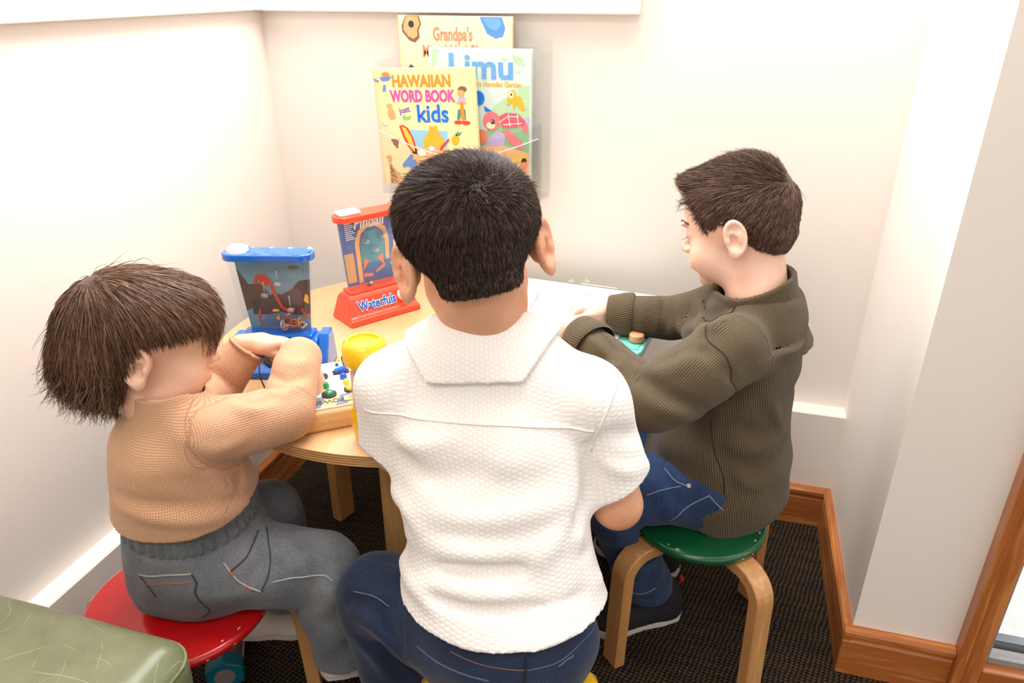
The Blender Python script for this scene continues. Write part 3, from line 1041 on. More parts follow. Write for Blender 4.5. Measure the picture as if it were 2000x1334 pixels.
# ================================================================== boy in the white shirt (seen from behind)
def boy_white():
    pel = W(978, 1245, 0.985); nk = W(952, 642, 0.955); hd = W(920, 480, 0.905)
    Lsh = W(765, 750, 0.985); Rsh = W(1163, 780, 0.94)
    Rel = W(1206, 985, 0.985); Rwr = A3(-0.205, 0.915, 0.560)
    Lel = W(775, 880, 1.03); Lwr = A3(-0.335, 0.92, 0.560)
    base = A3(-0.183, 0.631, 0.0)
    HR = aim(6, 19, 9); HS = 1.07
    Z = nrm(nk - pel); X = Rsh - Lsh; X = nrm(X - Z * np.dot(X, Z)); Y = np.cross(Z, X); L = np.linalg.norm(nk - pel)
    fw = nrm(A3(Y[0], Y[1], 0)); rt = nrm(A3(X[0], X[1], 0))
    Lhip = pel - rt * 0.055 - UP * 0.005 + fw * 0.02; Rhip = pel + rt * 0.050 - UP * 0.005 + fw * 0.02
    Lkn = W(738, 1160, 1.085); Rkn = A3(-0.215, 0.93, 0.325); Lan = A3(-0.405, 0.755, 0.085); Ran = A3(-0.235, 0.93, 0.085)
    headf = local(head_local(0.2, 34, top=0.088), hd, HR, HS)
    tohead = lambda p: hd + HS * (HR @ A3(*p))
    neck = rc(tohead((0, -0.026, -0.045)), nk, 0.047, 0.050)
    hf = su(0.02, headf, neck)
    sk = skin_mat('skin_warm', (226, 168, 132), (214, 150, 116))
    torso = loft(pel, X, Y, Z, [(-0.05, 0, 0.03, .075, .060), (0.0, 0, 0.025, .088, .066), (0.12, 0, 0.01, .092, .066), (0.25, 0, 0, .115, .075), (L - 0.05, 0, 0, .09, .06), (L, 0, 0, .05, .05)])
    armR = su(0.01, chain([Rsh, Rel], [0.036, 0.0315]), chain([Rel, Rwr], [0.0315, 0.022]))
    armL = su(0.01, chain([Lsh, Lel], [0.036, 0.030]), chain([Lel, Lwr], [0.030, 0.022]))
    legs = su(0.02, chain([Lhip + fw * 0.02, Lkn, Lan], [0.045, 0.042, 0.03]), chain([Rhip + fw * 0.02, Rkn, Ran], [0.045, 0.042, 0.03]))
    bodyf = su(0.015, torso, armR, armL, legs)
    d1 = nrm(A3(-0.6, 0.8, -0.1)); hRm = np.stack([nrm(np.cross(d1, -UP)), d1, nrm(np.cross(nrm(np.cross(d1, -UP)), d1))], 1)
    hR = hand(Rwr, hRm, 1); hL = hand(Lwr, np.stack([-hRm[:, 0], hRm[:, 1], hRm[:, 2]], 1), -1)
    allb = su(0.01, bodyf, hR, hL)
    lo, hi = bbox(allb, pel + A3(0, 0.1, 0), 0.62, 0.014)
    bodyc = cut(allb, nk - Z * 0.03, Z)
    hlo, hhi = bbox(hf, hd, 0.25, 0.01)
    body, V, F = solid('person', [(cut(hf, nk - Z * 0.035, -Z), hlo, hhi, 0.0029), (bodyc, lo, hi, 0.0046)], sk, None, base)
    body.location = tuple(base)
    tag(body, 'boy in a white short-sleeved shirt and blue jeans seen from behind on the yellow stool', 'person')

    # ---- hair
    cr = local(cranium(0.088), hd, HR, HS)
    hl = hairline([(0, -0.054), (25, -0.052), (45, -0.043), (62, -0.026), (74, 0.004), (96, 0.016), (108, -0.004), (120, 0.012), (140, 0.05), (180, 0.062)])
    toL = lambda P: ((P - hd) @ HR) / HS
    nap = ell(tohead((0, -0.055, -0.045)), A3(0.048, 0.034, 0.034) * HS, HR)
    def cap0(P):
        q = toL(P); return (smin(cr(P), nap(P), 0.03) - 0.0085 - 0.004 * np.clip((q[:, 2] - 0.03) / 0.06, 0, 1) + 0.006 * np.clip((-0.01 - q[:, 2]) / 0.05, 0, 1)).astype(F32)
    def cap(P):
        q = toL(P); g = q[:, 2] - hl(q); return np.maximum(cap0(P) + 0.009 * (1 - np.clip(g / 0.03, 0, 1)), -g * HS * 0.8).astype(F32)
    V, F = polyg(cap, hlo - 0.02, hhi + 0.02, 0.003)
    rg = np.random.default_rng(11); wh = A3(0.012, -0.088, 0.050)
    def flow(P, N, t):
        q = toL(P); v = q - wh; r = np.linalg.norm(v, axis=1)[:, None]
        n = N @ HR; v = v / (r + 1e-6)
        sp = np.cross(n, v) * np.clip(1 - r / 0.05, 0, 1) * 0.9
        down = A3(0, 0.15, -1.0) * np.clip((0.045 - q[:, 2:3]) / 0.06, 0, 1) * 1.2
        front = A3(-0.55, 0.9, 0.1) * np.clip((q[:, 2:3] - 0.055) / 0.03, 0, 1) * 1.4
        d = v + sp + down + front; d -= n * np.sum(d * n, 1)[:, None]
        d /= np.linalg.norm(d, axis=1)[:, None] + 1e-6
        return d @ HR.T
    pr_ = sample(V, F, 23000, rg, lambda c: np.abs(cap0(c.astype(F32))) < 0.010); q = toL(pr_)
    dwh = np.linalg.norm(q - wh, axis=1)
    pr_ = pr_[dwh > 0.002]; q = toL(pr_); nr = grad(cap0, pr_)
    ln = np.where(q[:, 2] > 0.055, 0.040, 0.019) * rg.uniform(0.7, 1.2, len(q)); ln = np.where(q[:, 2] < -0.02, ln * 0.55, ln)
    S = strands(pr_ - nr * 0.003, nr, cap, flow, ln, 3, 0.00055, 0.05, 0.0006, 0.0, rg, jitter=0.09)
    pw = sample(V, F, 1500, rg, lambda c: np.linalg.norm(toL(c) - wh, axis=1) < 0.028); nw = grad(cap0, pw)
    S5 = strands(pw - nw * 0.002, nw, cap, flow, rg.uniform(0.010, 0.02, len(pw)), 3, 0.0006, 0.10, 0.0004, 0.0, rg, jitter=0.55)
    hm = hair_mat('hair_black_brown', (26, 16, 13), (54, 37, 31), (104, 78, 66), 0.40)
    hair_object('hair', [(V, F, np.full(len(V), 0.0)), S, S5], hm, body, base)

    # ---- shirt
    secs = [(-0.075, 0, 0.0, .158, .122), (-0.03, 0, 0.0, .157, .122), (0.03, 0, 0.002, .149, .117), (0.09, 0, 0.004, .130, .105), (0.16, 0, 0.002, .124, .097), (0.23, 0, 0, .130, .093),
            (0.29, 0, 0, .134, .085), (0.33, 0, 0, .125, .072), (L - 0.02, 0, 0.0, .085, .060), (L + 0.02, 0, 0.008, .060, .056)]
    tor = loft(pel, X, Y, Z, secs)
    Rse = Rsh + (Rel - Rsh) * 0.80; Lse = Lsh + (Lel - Lsh) * 0.86
    sleR = chain([Rsh - X * 0.01, Rsh + (Rel - Rsh) * 0.45, Rse], [0.050, 0.047, 0.051]); sleL = chain([Lsh + X * 0.01, Lsh + (Lel - Lsh) * 0.45, Lse], [0.050, 0.047, 0.050])
    yoke = chain([Lsh, nk - Z * 0.04 - Y * 0.005, Rsh], [0.045, 0.055, 0.045])
    dR = nrm(Rel - Rsh); dL = nrm(Lel - Lsh)
    s0 = su(0.03, tor, yoke)
    sR = cut(sleR, Rse, dR * 0.9 + X * 0.35); sL = cut(sleL, Lse, dL)
    s1 = su(0.018, s0, sR, sL)
    s1 = wobble(s1, 0.0026, 0.11, 3)
    # shirt tail: hem cut by a plane that is lower at the centre back
    hemP = pel - Z * 0.048; hemN = -Z
    def hem(P):
        q = (P - pel) @ np.stack([X, Y, Z], 1)
        lim = 0.036 + 1.5 * q[:, 0] ** 2 - 0.10 * q[:, 0] + 0.10 * np.clip(q[:, 1], 0, 1)
        return (lim - q[:, 2]) * 0.9
    neckhole = rc(nk - Z * 0.03 + Y * 0.006, nk + Z * 0.08 + Y * 0.012, 0.054, 0.056)
    items = [([(790, 905), (860, 935), (930, 920)], 0.016, -0.0090), ([(800, 990), (950, 1015), (1110, 985)], 0.014, 0.0090),
             ([(800, 1040), (930, 1085), (1130, 1050)], 0.012, 0.0120), ([(790, 1065), (930, 1112), (1150, 1078)], 0.010, -0.0105),
             ([(830, 1140), (980, 1165), (1170, 1130)], 0.012, 0.0135), ([(835, 1160), (960, 1190), (1140, 1160)], 0.010, -0.0105),
             ([(780, 1090), (815, 1150), (850, 1190)], 0.012, 0.0090), ([(1150, 880), (1148, 960), (1130, 1020)], 0.012, -0.0150),
             ([(1160, 870), (1200, 850), (1250, 850)], 0.012, -0.0075), ([(1170, 900), (1220, 920), (1270, 905)], 0.010, 0.0075),
             ([(780, 860), (820, 870), (880, 860)], 0.012, 0.0090), ([(770, 960), (800, 1000), (830, 1050)], 0.014, 0.0105),
             ([(900, 930), (1000, 950), (1090, 930)], 0.018, -0.0060), ([(1110, 1010), (1080, 1060), (1040, 1100)], 0.014, 0.0075)]
    sf = folds(s1, items)
    sf2 = lambda P: np.maximum(shell(sf, 0.011)(P), hem(P)).astype(F32)
    sf3 = ssub(0.004, sf2, neckhole)
    lo, hi = bbox(s1, (pel + nk) / 2, 0.42, 0.012)
    cu = cloth_uv([('torso', pel, X, Y, Z, 0.125, -0.1, L, .135, .10), ('bone', Rsh, Rel, 0.05, Y), ('bone', Lsh, Lel, 0.05, Y)])
    mw = cloth('white_seersucker', (246, 241, 237), (240, 233, 228), 'seersucker')
    shirt, _, _ = solid('shirt', [(sf3, lo, hi, 0.0032)], mw, body, base, cu)
    shirt['label'] = 'white seersucker shirt with a fold-down collar'
    # collar leaf folded over at the back of the neck, riding on the shoulders
    def coll(P):
        q = (P - nk) @ np.stack([X, Y, Z], 1); low = -0.060 + 1.5 * np.clip(np.abs(q[:, 0] + 0.004) - 0.060, 0, 1)
        d = np.maximum(np.abs(s1(P) - 0.0075) - 0.0036, np.maximum(low - q[:, 2], q[:, 2] - 0.021))
        return np.maximum(d, q[:, 1] - 0.035).astype(F32)
    cu2 = cloth_uv([('torso', pel, X, Y, Z, 0.125, -0.1, L, .135, .10)])
    solid('collar', [(ssub(0.003, coll, neckhole), nk - 0.15, nk + 0.15, 0.0027)], mw, shirt, base, cu2)
    stitch('yoke_seam', sf, [(712, 800), (850, 822), (1000, 832), (1130, 838), (1160, 842)], 0.0016, mw, shirt, base)
    stitch('armhole_seam', sf, [(1205, 745), (1190, 790), (1168, 840), (1155, 880)], 0.0015, mw, shirt, base)
    # ---- jeans
    jm = cloth('denim_dark_blue', (50, 68, 104), (13, 19, 35), 'denim')
    hips = loft(pel, rt, fw, UP, [(-0.088, 0, 0.022, .086, .082), (-0.05, 0, 0.014, .110, .096), (0.0, 0, 0.008, .116, .096), (0.05, 0, 0.006, .106, .084), (0.085, 0, 0.01, .100, .078)])
    jl = chain([Lhip, Lkn, Lan], [0.072, 0.060, 0.050]); jr = chain([Rhip, Rkn, Ran], [0.070, 0.058, 0.050])
    j0 = su(0.03, hips, jl, jr)
    j0 = wobble(j0, 0.002, 0.09, 5)
    def seatcut(P): return np.maximum(j0(P), np.where(np.hypot(P[:, 0] + 0.183, P[:, 1] - 0.631) < 0.15, np.where(P[:, 2] > 0.2, 0.2705 - P[:, 2], -1), -1)).astype(F32)
    jf = folds(seatcut, [([(690, 1200), (740, 1230), (790, 1290)], 0.012, 0.011), ([(685, 1170), (730, 1190), (770, 1240)], 0.010, -0.010), ([(700, 1250), (740, 1290), (760, 1325)], 0.010, 0.010), ([(730, 1250), (765, 1290), (790, 1330)], 0.010, -0.009), ([(800, 1290), (900, 1330)], 0.010, 0.004)])
    jf = cut(cut(jf, Lan - UP * 0.005, -UP), pel + UP * 0.08, UP)
    lo, hi = bbox(j0, pel + A3(-0.03, 0.15, -0.1), 0.42, 0.012)
    cu = cloth_uv([('torso', pel, rt, fw, UP, 0.12, -0.1, 0.1, .12, .11), ('bone', Lhip, Lkn, 0.065, UP), ('bone', Lkn, Lan, 0.05, fw), ('bone', Rhip, Rkn, 0.065, UP), ('bone', Rkn, Ran, 0.05, fw)])
    jeans, _, _ = solid('jeans', [(jf, lo, hi, 0.0038)], jm, body, base, cu)
    mt = plain('denim_edge', (86, 96, 118), 0.8); mo = plain('rust_thread', (136, 96, 72), 0.8); md = plain('denim_seam_dark', (24, 30, 48), 0.9)
    for nm, px, r, m in (('yoke_stitching', [(880, 1272), (940, 1298), (1000, 1308), (1030, 1309)], 0.0008, mo), ('yoke_stitching', [(1030, 1309), (1090, 1293), (1140, 1250), (1160, 1200)], 0.0010, mt),
                         ('pocket_stitching', [(815, 1262), (850, 1290), (910, 1318), (955, 1330)], 0.0015, mt), ('pocket_stitching', [(1090, 1302), (1105, 1290), (1120, 1280)], 0.0014, mt),
                         ('centre_seam', [(1026, 1268), (1027, 1300), (1024, 1333)], 0.0016, md), ('side_seam', [(690, 1155), (730, 1165), (760, 1185)], 0.0010, mt)):
        stitch(nm, jf, px, r, m, jeans, base)
    c0 = hit(jf, 1019, 1264); n0 = grad(jf, c0[None])[0]
    box('belt_loop', (-0.006, -0.012, -0.001), (0.006, 0.012, 0.003), jm, jeans, 0.001, M=frame_mat(c0 - base, X, nrm(np.cross(n0, X)), n0))
    ms = plain('navy_shoe', (34, 38, 52), 0.7)
    shoe('shoe', A3(Lan[0] - 0.03 * fw[0], Lan[1] - 0.03 * fw[1], 0.0), fw, 0.185, body, base, ms, M_SOLE)
    shoe('shoe', A3(Ran[0] - 0.03 * fw[0], Ran[1] - 0.03 * fw[1], 0.0), fw, 0.185, body, base, ms, M_SOLE)
    return body



# ================================================================== toddler in the tan sweater
def toddler():
    pel = W(385, 1050, 1.13); nk = W(318, 790, 1.0); hd = W(290, 664, 0.985)
    F_ = nrm(A3(0.68, 0.73, 0)); Rt = A3(F_[1], -F_[0], 0)
    Rsh = W(398, 852, 0.985); Rel = W(556, 808, 1.085); Rwr = W(580, 722, 1.135)
    Lsh = W(360, 815, 1.10); Lel = W(425, 752, 1.165); Lwr = W(488, 672, 1.165)
    base = A3(-0.728, 0.690, 0.0)
    HR = aim(-60, 12, 4); HS = 0.875
    Z = nrm(nk - pel); X = nrm(Rt - Z * np.dot(Rt, Z)); Y = np.cross(Z, X); L = np.linalg.norm(nk - pel)
    Rhip = pel + Rt * 0.048 - UP * 0.012; Lhip = pel - Rt * 0.048 - UP * 0.012
    Rkn = W(632, 1110, 1.125); Ran = W(668, 1262, 1.205); Lkn = W(528, 1000, 1.235); Lan = W(560, 1150, 1.31)
    headf = local(head_local(1.0, 22, top=0.092), hd, HR, HS); tohead = lambda p: hd + HS * (HR @ A3(*p))
    hf = su(0.02, headf, rc(tohead((0, -0.022, -0.05)), nk, 0.043, 0.045))
    sk = skin_mat('skin_fair_toddler', (238, 190, 162), (232, 172, 144))
    torso = loft(pel, X, Y, Z, [(-0.05, 0, 0, .07, .07), (0.0, 0, 0, .075, .07), (0.12, 0, 0, .07, .065), (L - 0.03, 0, 0, .06, .05), (L, 0, 0, .035, .035)])
    arms = su(0.01, chain([Rsh, Rel, Rwr], [0.03, 0.026, 0.019]), chain([Lsh, Lel, Lwr], [0.03, 0.026, 0.019]))
    legs = su(0.02, chain([Rhip, Rkn, Ran], [0.045, 0.036, 0.024]), chain([Lhip, Lkn, Lan], [0.045, 0.036, 0.024]))
    # left hand: palm down, finger and thumb pinching
    y = nrm(W(552, 668, 1.185) - Lwr); x = nrm(np.cross(y, UP) + 0.25 * UP); x = nrm(x - y * np.dot(x, y)); z = np.cross(x, y)
    hL = hand(Lwr + y * 0.006, np.stack([x, y, z], 1), -1, 0.86, curl=((48, 62, 40), (58, 66, 40), (66, 70, 40), (72, 72, 40)), spread=0.02, thumb=(0.18, 0.95, -0.42), thumb_curl=0.12)
    y2 = nrm(W(620, 760, 1.155) - W(604, 722, 1.142)); z2 = nrm(UP - y2 * np.dot(UP, y2)); x2 = nrm(np.cross(y2, z2)) * -1
    hR = hand(W(604, 722, 1.142), np.stack([x2, y2, z2], 1), 1, 0.84, curl=(42, 55, 35), spread=0.02, thumb=(0.3, 0.9, -0.4))
    allb = su(0.01, torso, arms, legs)
    lo, hi = bbox(allb, pel + A3(0.05, 0.05, 0), 0.5)
    hlo, hhi = bbox(hf, hd, 0.25)
    l1, h1 = bbox(hL, Lwr, 0.14, 0.026); l2, h2 = bbox(hR, Rwr, 0.14, 0.026)
    body, V, F = solid('person', [(cut(hf, nk - Z * 0.02, -Z), hlo, hhi, 0.0022), (cut(allb, nk - Z * 0.015, Z), lo, hi, 0.006), (hL, l1, h1, 0.0018), (hR, l2, h2, 0.0018)], sk, None, base)
    body.location = tuple(base)
    tag(body, 'toddler with brown hair in a tan waffle-knit sweater and grey jeans on the red stool', 'person')
    toL = lambda P: ((P - hd) @ HR) / HS
    for sd in (-1, 1):
        lashes('eyelashes', hd, HR, HS, sd, body, base)
    lips('lips', hd, HR, HS, body, base, plain('lip_pink', (214, 128, 116), 0.4))
    # ---- hair
    cr0 = local(su(0.03, cranium(0.092), ell((0, -0.062, -0.022), (0.064, 0.054, 0.056))), hd, HR, HS)
    hl = hairline([(0, -0.088), (40, -0.086), (54, -0.082), (61, -0.055), (66, 0.010), (90, 0.024), (104, 0.022), (120, 0.030), (150, 0.030), (180, 0.018)])
    def cap0(P):
        q = toL(P); return (cr0(P) - 0.0115 - 0.004 * np.clip((q[:, 2] - 0.02) / 0.06, 0, 1)).astype(F32)
    def cap(P):
        q = toL(P); return np.maximum(cap0(P), (hl(q) - q[:, 2]) * HS * 0.8).astype(F32)
    V, F = polyg(cap, hlo - 0.02, hhi + 0.02, 0.0032)
    rg = np.random.default_rng(5); wh = A3(0.0, -0.070, 0.082)
    dn = HR.T @ A3(0, 0, -1)
    def flow(P, N, t):
        q = toL(P); v = q - wh; r = np.linalg.norm(v, axis=1)[:, None]; n = N @ HR; v = v / (r + 1e-6)
        w = np.clip((0.09 - q[:, 2:3]) / 0.08, 0.1, 1)
        d = v * (1.15 - w) + dn * w * 1.1
        d -= n * np.sum(d * n, 1)[:, None] * 0.95; d /= np.linalg.norm(d, axis=1)[:, None] + 1e-6
        return d @ HR.T
    on = lambda c: np.abs(cap0(c.astype(F32))) < 0.003
    p0 = sample(V, F, 15000, rg, on); n0 = grad(cap0, p0); q = toL(p0)
    ln = rg.uniform(0.030, 0.055, len(q)); azq = np.degrees(np.arctan2(np.abs(q[:, 0]), -q[:, 1]))
    ln = np.where(azq > 60, np.clip((q[:, 2] - hl(q)) * HS * 1.05 + rg.uniform(-0.004, 0.012, len(q)) + 0.004 * np.sin(azq * 0.9 + 5 * q[:, 2] * 40), 0.006, ln), ln)
    S = strands(p0 - n0 * 0.003, n0, cap0, flow, ln, 4, 0.00055, 0.03, 0.0008, 0.1, rg, jitter=0.07)
    # longer locks that hang past the cap: fringe, temples and the flicked ends at the nape
    az = lambda c: np.degrees(np.arctan2(np.abs(toL(c)[:, 0]), -toL(c)[:, 1]))
    p1 = sample(V, F, 520, rg, lambda c: on(c) & (toL(c)[:, 2] < 0.060) & (toL(c)[:, 2] > 0.020) & (az(c) > 128) & (np.sin(az(c) * 1.3) > -0.2)); n1 = grad(cap0, p1)
    S2 = strands(p1 - n1 * 0.001, n1, cap0, flow, rg.uniform(0.016, 0.050, len(p1)), 5, 0.0005, 0.0, 0.001, 0.5, rg, jitter=0.10)
    p2 = sample(V, F, 2200, rg, lambda c: on(c) & (toL(c)[:, 2] < -0.015) & (az(c) < 56)); n2 = grad(cap0, p2)
    back = -HR[:, 1]
    flick = lambda P, N, t: flow(P, N, t) * (1 - 0.6 * t) + (back * 0.5 + N * 0.25) * t
    S3 = strands(p2 - n2 * 0.001, n2, cap0, flick, rg.uniform(0.020, 0.050, len(p2)), 6, 0.0005, 0.0, 0.001, 0.5, rg, jitter=0.16, curl=0.7)
    p3 = sample(V, F, 260, rg, lambda c: on(c) & (az(c) < 55)); n3 = grad(cap0, p3)
    S4 = strands(p3, n3, cap0, lambda P, N, t: flow(P, N, t) + N * 0.18 * (1 - t), rg.uniform(0.03, 0.065, len(p3)), 6, 0.0004, 0.05, 0.001, 0.5, rg, jitter=0.25, curl=0.8)
    hair_object('hair', [(V, F, np.full(len(V), 0.12)), S, S2, S3, S4], hair_mat('hair_brown_bob', (60, 38, 27), (108, 74, 54), (164, 124, 96), 0.36), body, base)
    # ---- sweater
    secs = [(-0.035, 0, 0.0, .096, .098), (0.01, 0, 0.0, .098, .102), (0.06, 0, 0.004, .101, .106), (0.13, 0, 0.002, .093, .094), (0.19, 0, 0, .086, .082), (L - 0.035, 0, 0, .076, .068), (L - 0.005, 0, 0.004, .058, .056), (L + 0.022, 0, 0.006, .050, .050), (L + 0.036, 0, 0.008, .047, .048)]
    tor = loft(pel, X, Y, Z, secs)
    Rc = Rwr + nrm(Rwr - Rel) * 0.022; Lc = Lwr - nrm(Lwr - Lel) * 0.004
    aR = chain([Rsh - X * 0.012, Rsh + (Rel - Rsh) * 0.55, Rel, Rc], [0.047, 0.043, 0.041, 0.033]); aL = chain([Lsh, Lel, Lc], [0.044, 0.038, 0.029])
    aL = cut(aL, Lc, nrm(Lwr - Lel))
    s1 = su(0.022, tor, aR, aL); s1 = wobble(s1, 0.0016, 0.08, 8)
    def hem(P):
        q = (P - pel) @ np.stack([X, Y, Z], 1); return (0.090 + 0.06 * q[:, 1] - q[:, 2]) * 0.9
    hole = rc(nk - Z * 0.02 + Y * 0.006, nk + Z * 0.08 + Y * 0.022, 0.041, 0.046)
    items = [([(362, 830), (380, 890), (430, 915), (470, 905)], 0.008, -0.005), ([(455, 790), (480, 800), (520, 790)], 0.010, 0.006), ([(470, 775), (500, 790), (540, 770)], 0.008, -0.005),
             ([(500, 760), (540, 770), (580, 755)], 0.010, 0.006), ([(525, 730), (560, 745), (600, 735)], 0.008, -0.005), ([(535, 700), (570, 712), (605, 705)], 0.010, 0.005),
             ([(230, 985), (300, 1012), (400, 1015), (480, 985)], 0.011, 0.008), ([(220, 960), (290, 985), (400, 985)], 0.012, -0.005), ([(440, 900), (470, 930), (450, 970)], 0.010, -0.005),
             ([(410, 930), (440, 960), (480, 950)], 0.010, 0.005), ([(230, 880), (330, 905), (430, 940)], 0.016, 0.003), ([(360, 860), (420, 880), (480, 860)], 0.010, 0.004), ([(395, 720), (430, 735), (455, 765)], 0.009, -0.004)]
    sf = folds(s1, items)
    sf2 = ssub(0.004, lambda P: np.maximum(shell(sf, 0.010)(P), hem(P)).astype(F32), hole)
    lo, hi = bbox(s1, (pel + nk) / 2 + A3(0.05, 0.05, 0), 0.36)
    cu = cloth_uv([('torso', pel, X, Y, Z, 0.09, -0.1, L, .092, .092), ('bone', Rsh, Rel, 0.043, UP), ('bone', Rel, Rwr, 0.037, F_), ('bone', Lsh, Lel, 0.04, UP), ('bone', Lel, Lwr, 0.034, UP)])
    mk = cloth('tan_waffle_knit', (218, 170, 136), (184, 130, 96), 'waffle')
    sw, _, _ = solid('sweater', [(sf2, lo, hi, 0.0031)], mk, body, base, cu)
    ms = plain('tan_seam', (192, 142, 108), 0.9)
    stitch('armhole_seam', sf, [(378, 778), (362, 830), (382, 890), (432, 916), (468, 908)], 0.0008, ms, sw, base)
    stitch('side_seam', sf, [(445, 925), (455, 960), (440, 1000)], 0.0009, ms, sw, base)
    for c, d, r in ((Lc, nrm(Lwr - Lel), 0.0285),):
        ux = nrm(np.cross(d, UP)); uy = np.cross(d, ux)
        tube('cuff_band', [c - d * 0.004 + r * (math.cos(a) * ux + math.sin(a) * uy) for a in np.linspace(0, 2 * math.pi, 25)], 0.0028, mk, sw, 6, base=base)
    # ---- jeans
    jm = cloth('denim_grey', (142, 144, 146), (72, 76, 84), 'denim')
    # hips follow the sitting trunk
    hips = loft(pel, X, Y, Z, [(-0.095, 0, 0.012, .082, .084), (-0.06, 0, -0.002, .098, .104), (-0.02, 0, 0.0, .098, .104), (0.03, 0, 0, .094, .099), (0.07, 0, 0.002, .091, .094), (0.125, 0, 0.002, .088, .089)])
    jR = chain([Rhip, Rkn, Ran], [0.066, 0.056, 0.046]); jL = chain([Lhip, Lkn, Lan], [0.064, 0.054, 0.046])
    j0 = su(0.028, hips, jR, jL); j0 = wobble(j0, 0.0018, 0.07, 2)
    def jc(P):
        return np.maximum(j0(P), np.where(np.hypot(P[:, 0] + 0.728, P[:, 1] - 0.690) < 0.142, np.where(P[:, 2] > 0.2, 0.2705 - P[:, 2], -1), -1)).astype(F32)
    items = [([(560, 1050), (590, 1110), (600, 1170)], 0.010, 0.005), ([(600, 1045), (625, 1090), (640, 1140)], 0.010, -0.005), ([(640, 1150), (655, 1170), (680, 1165)], 0.010, 0.007),
             ([(500, 1030), (520, 1080), (490, 1130)], 0.010, -0.006), ([(440, 1100), (470, 1060), (500, 1020)], 0.010, -0.005), ([(380, 1170), (450, 1165), (520, 1150)], 0.012, 0.004), ([(640, 1230), (660, 1245), (690, 1240)], 0.008, 0.005)]
    jf = folds(jc, items)
    jf = cut(jf, Ran - UP * 0.012 + 0, Ran - Rkn); jf = cut(jf, pel + Z * 0.118, Z)
    # elastic waistband gathers
    def jg(P):
        q = (P - pel) @ np.stack([X, Y, Z], 1); a = np.arctan2(q[:, 0], -q[:, 1]); g = np.clip((q[:, 2] - 0.052) / 0.006, 0, 1)
        return (jf(P) - 0.0026 * g * np.sin(a * 44 + 3 * np.sin(a * 5)) + 0.003 * np.exp(-((q[:, 2] - 0.053) / 0.004) ** 2)).astype(F32)
    lo, hi = bbox(j0, pel + A3(0.07, 0.08, -0.1), 0.36)
    cu = cloth_uv([('torso', pel, X, Y, Z, 0.10, -0.1, 0.1, .10, .10), ('bone', Rhip, Rkn, 0.06, UP), ('bone', Rkn, Ran, 0.05, F_), ('bone', Lhip, Lkn, 0.06, UP), ('bone', Lkn, Lan, 0.05, F_)])
    je, _, _ = solid('jeans', [(jg, lo, hi, 0.0031)], jm, body, base, cu)
    md = plain('grey_denim_seam', (58, 60, 66), 0.9); ml = plain('pale_denim_edge', (168, 162, 156), 0.9); mo = plain('orange_thread', (182, 100, 48), 0.8)
    for nm, px, r, m in (('pocket_stitching', [(272, 1122), (320, 1124), (374, 1121)], 0.0014, ml), ('pocket_stitching', [(374, 1121), (384, 1140), (382, 1160), (410, 1192), (395, 1205)], 0.0013, md),
                         ('pocket_stitching', [(275, 1138), (320, 1141), (372, 1137)], 0.0007, mo), ('pocket_stitching', [(272, 1122), (290, 1145), (305, 1165)], 0.0012, md),
                         ('side_pocket_edge', [(437, 1100), (470, 1138), (510, 1156)], 0.0014, ml), ('side_pocket_edge', [(448, 1118), (480, 1090), (495, 1060), (505, 1035)], 0.0012, md),
                         ('hip_seam', [(510, 1156), (525, 1120), (528, 1080), (520, 1030)], 0.0011, md), ('side_seam', [(530, 1138), (580, 1128), (630, 1124), (650, 1135)], 0.0010, ml),
                         ('bar_tack', [(449, 1117), (455, 1124)], 0.0018, mo), ('bar_tack', [(482, 1146), (492, 1152)], 0.0018, mo)):
        stitch(nm, jg, px, r, m, je, base)
    # ---- white shoes
    mc = plain('white_canvas', (226, 212, 200), 0.7)
    fr_ = nrm(A3(0.85, 0.5, 0))
    shoe('shoe', Ran - fr_ * 0.035 - UP * 0.050, fr_, 0.125, body, base, mc, M_SOLE, 0.0, 0.42, 0.36)
    fl_ = nrm(CR * 1.0 + A3(0, 0.1, 0))
    shoe('shoe', W(470, 1235, 1.325), fl_, 0.135, body, base, mc, M_SOLE, 0.0, 0.42, 0.36)
    return body


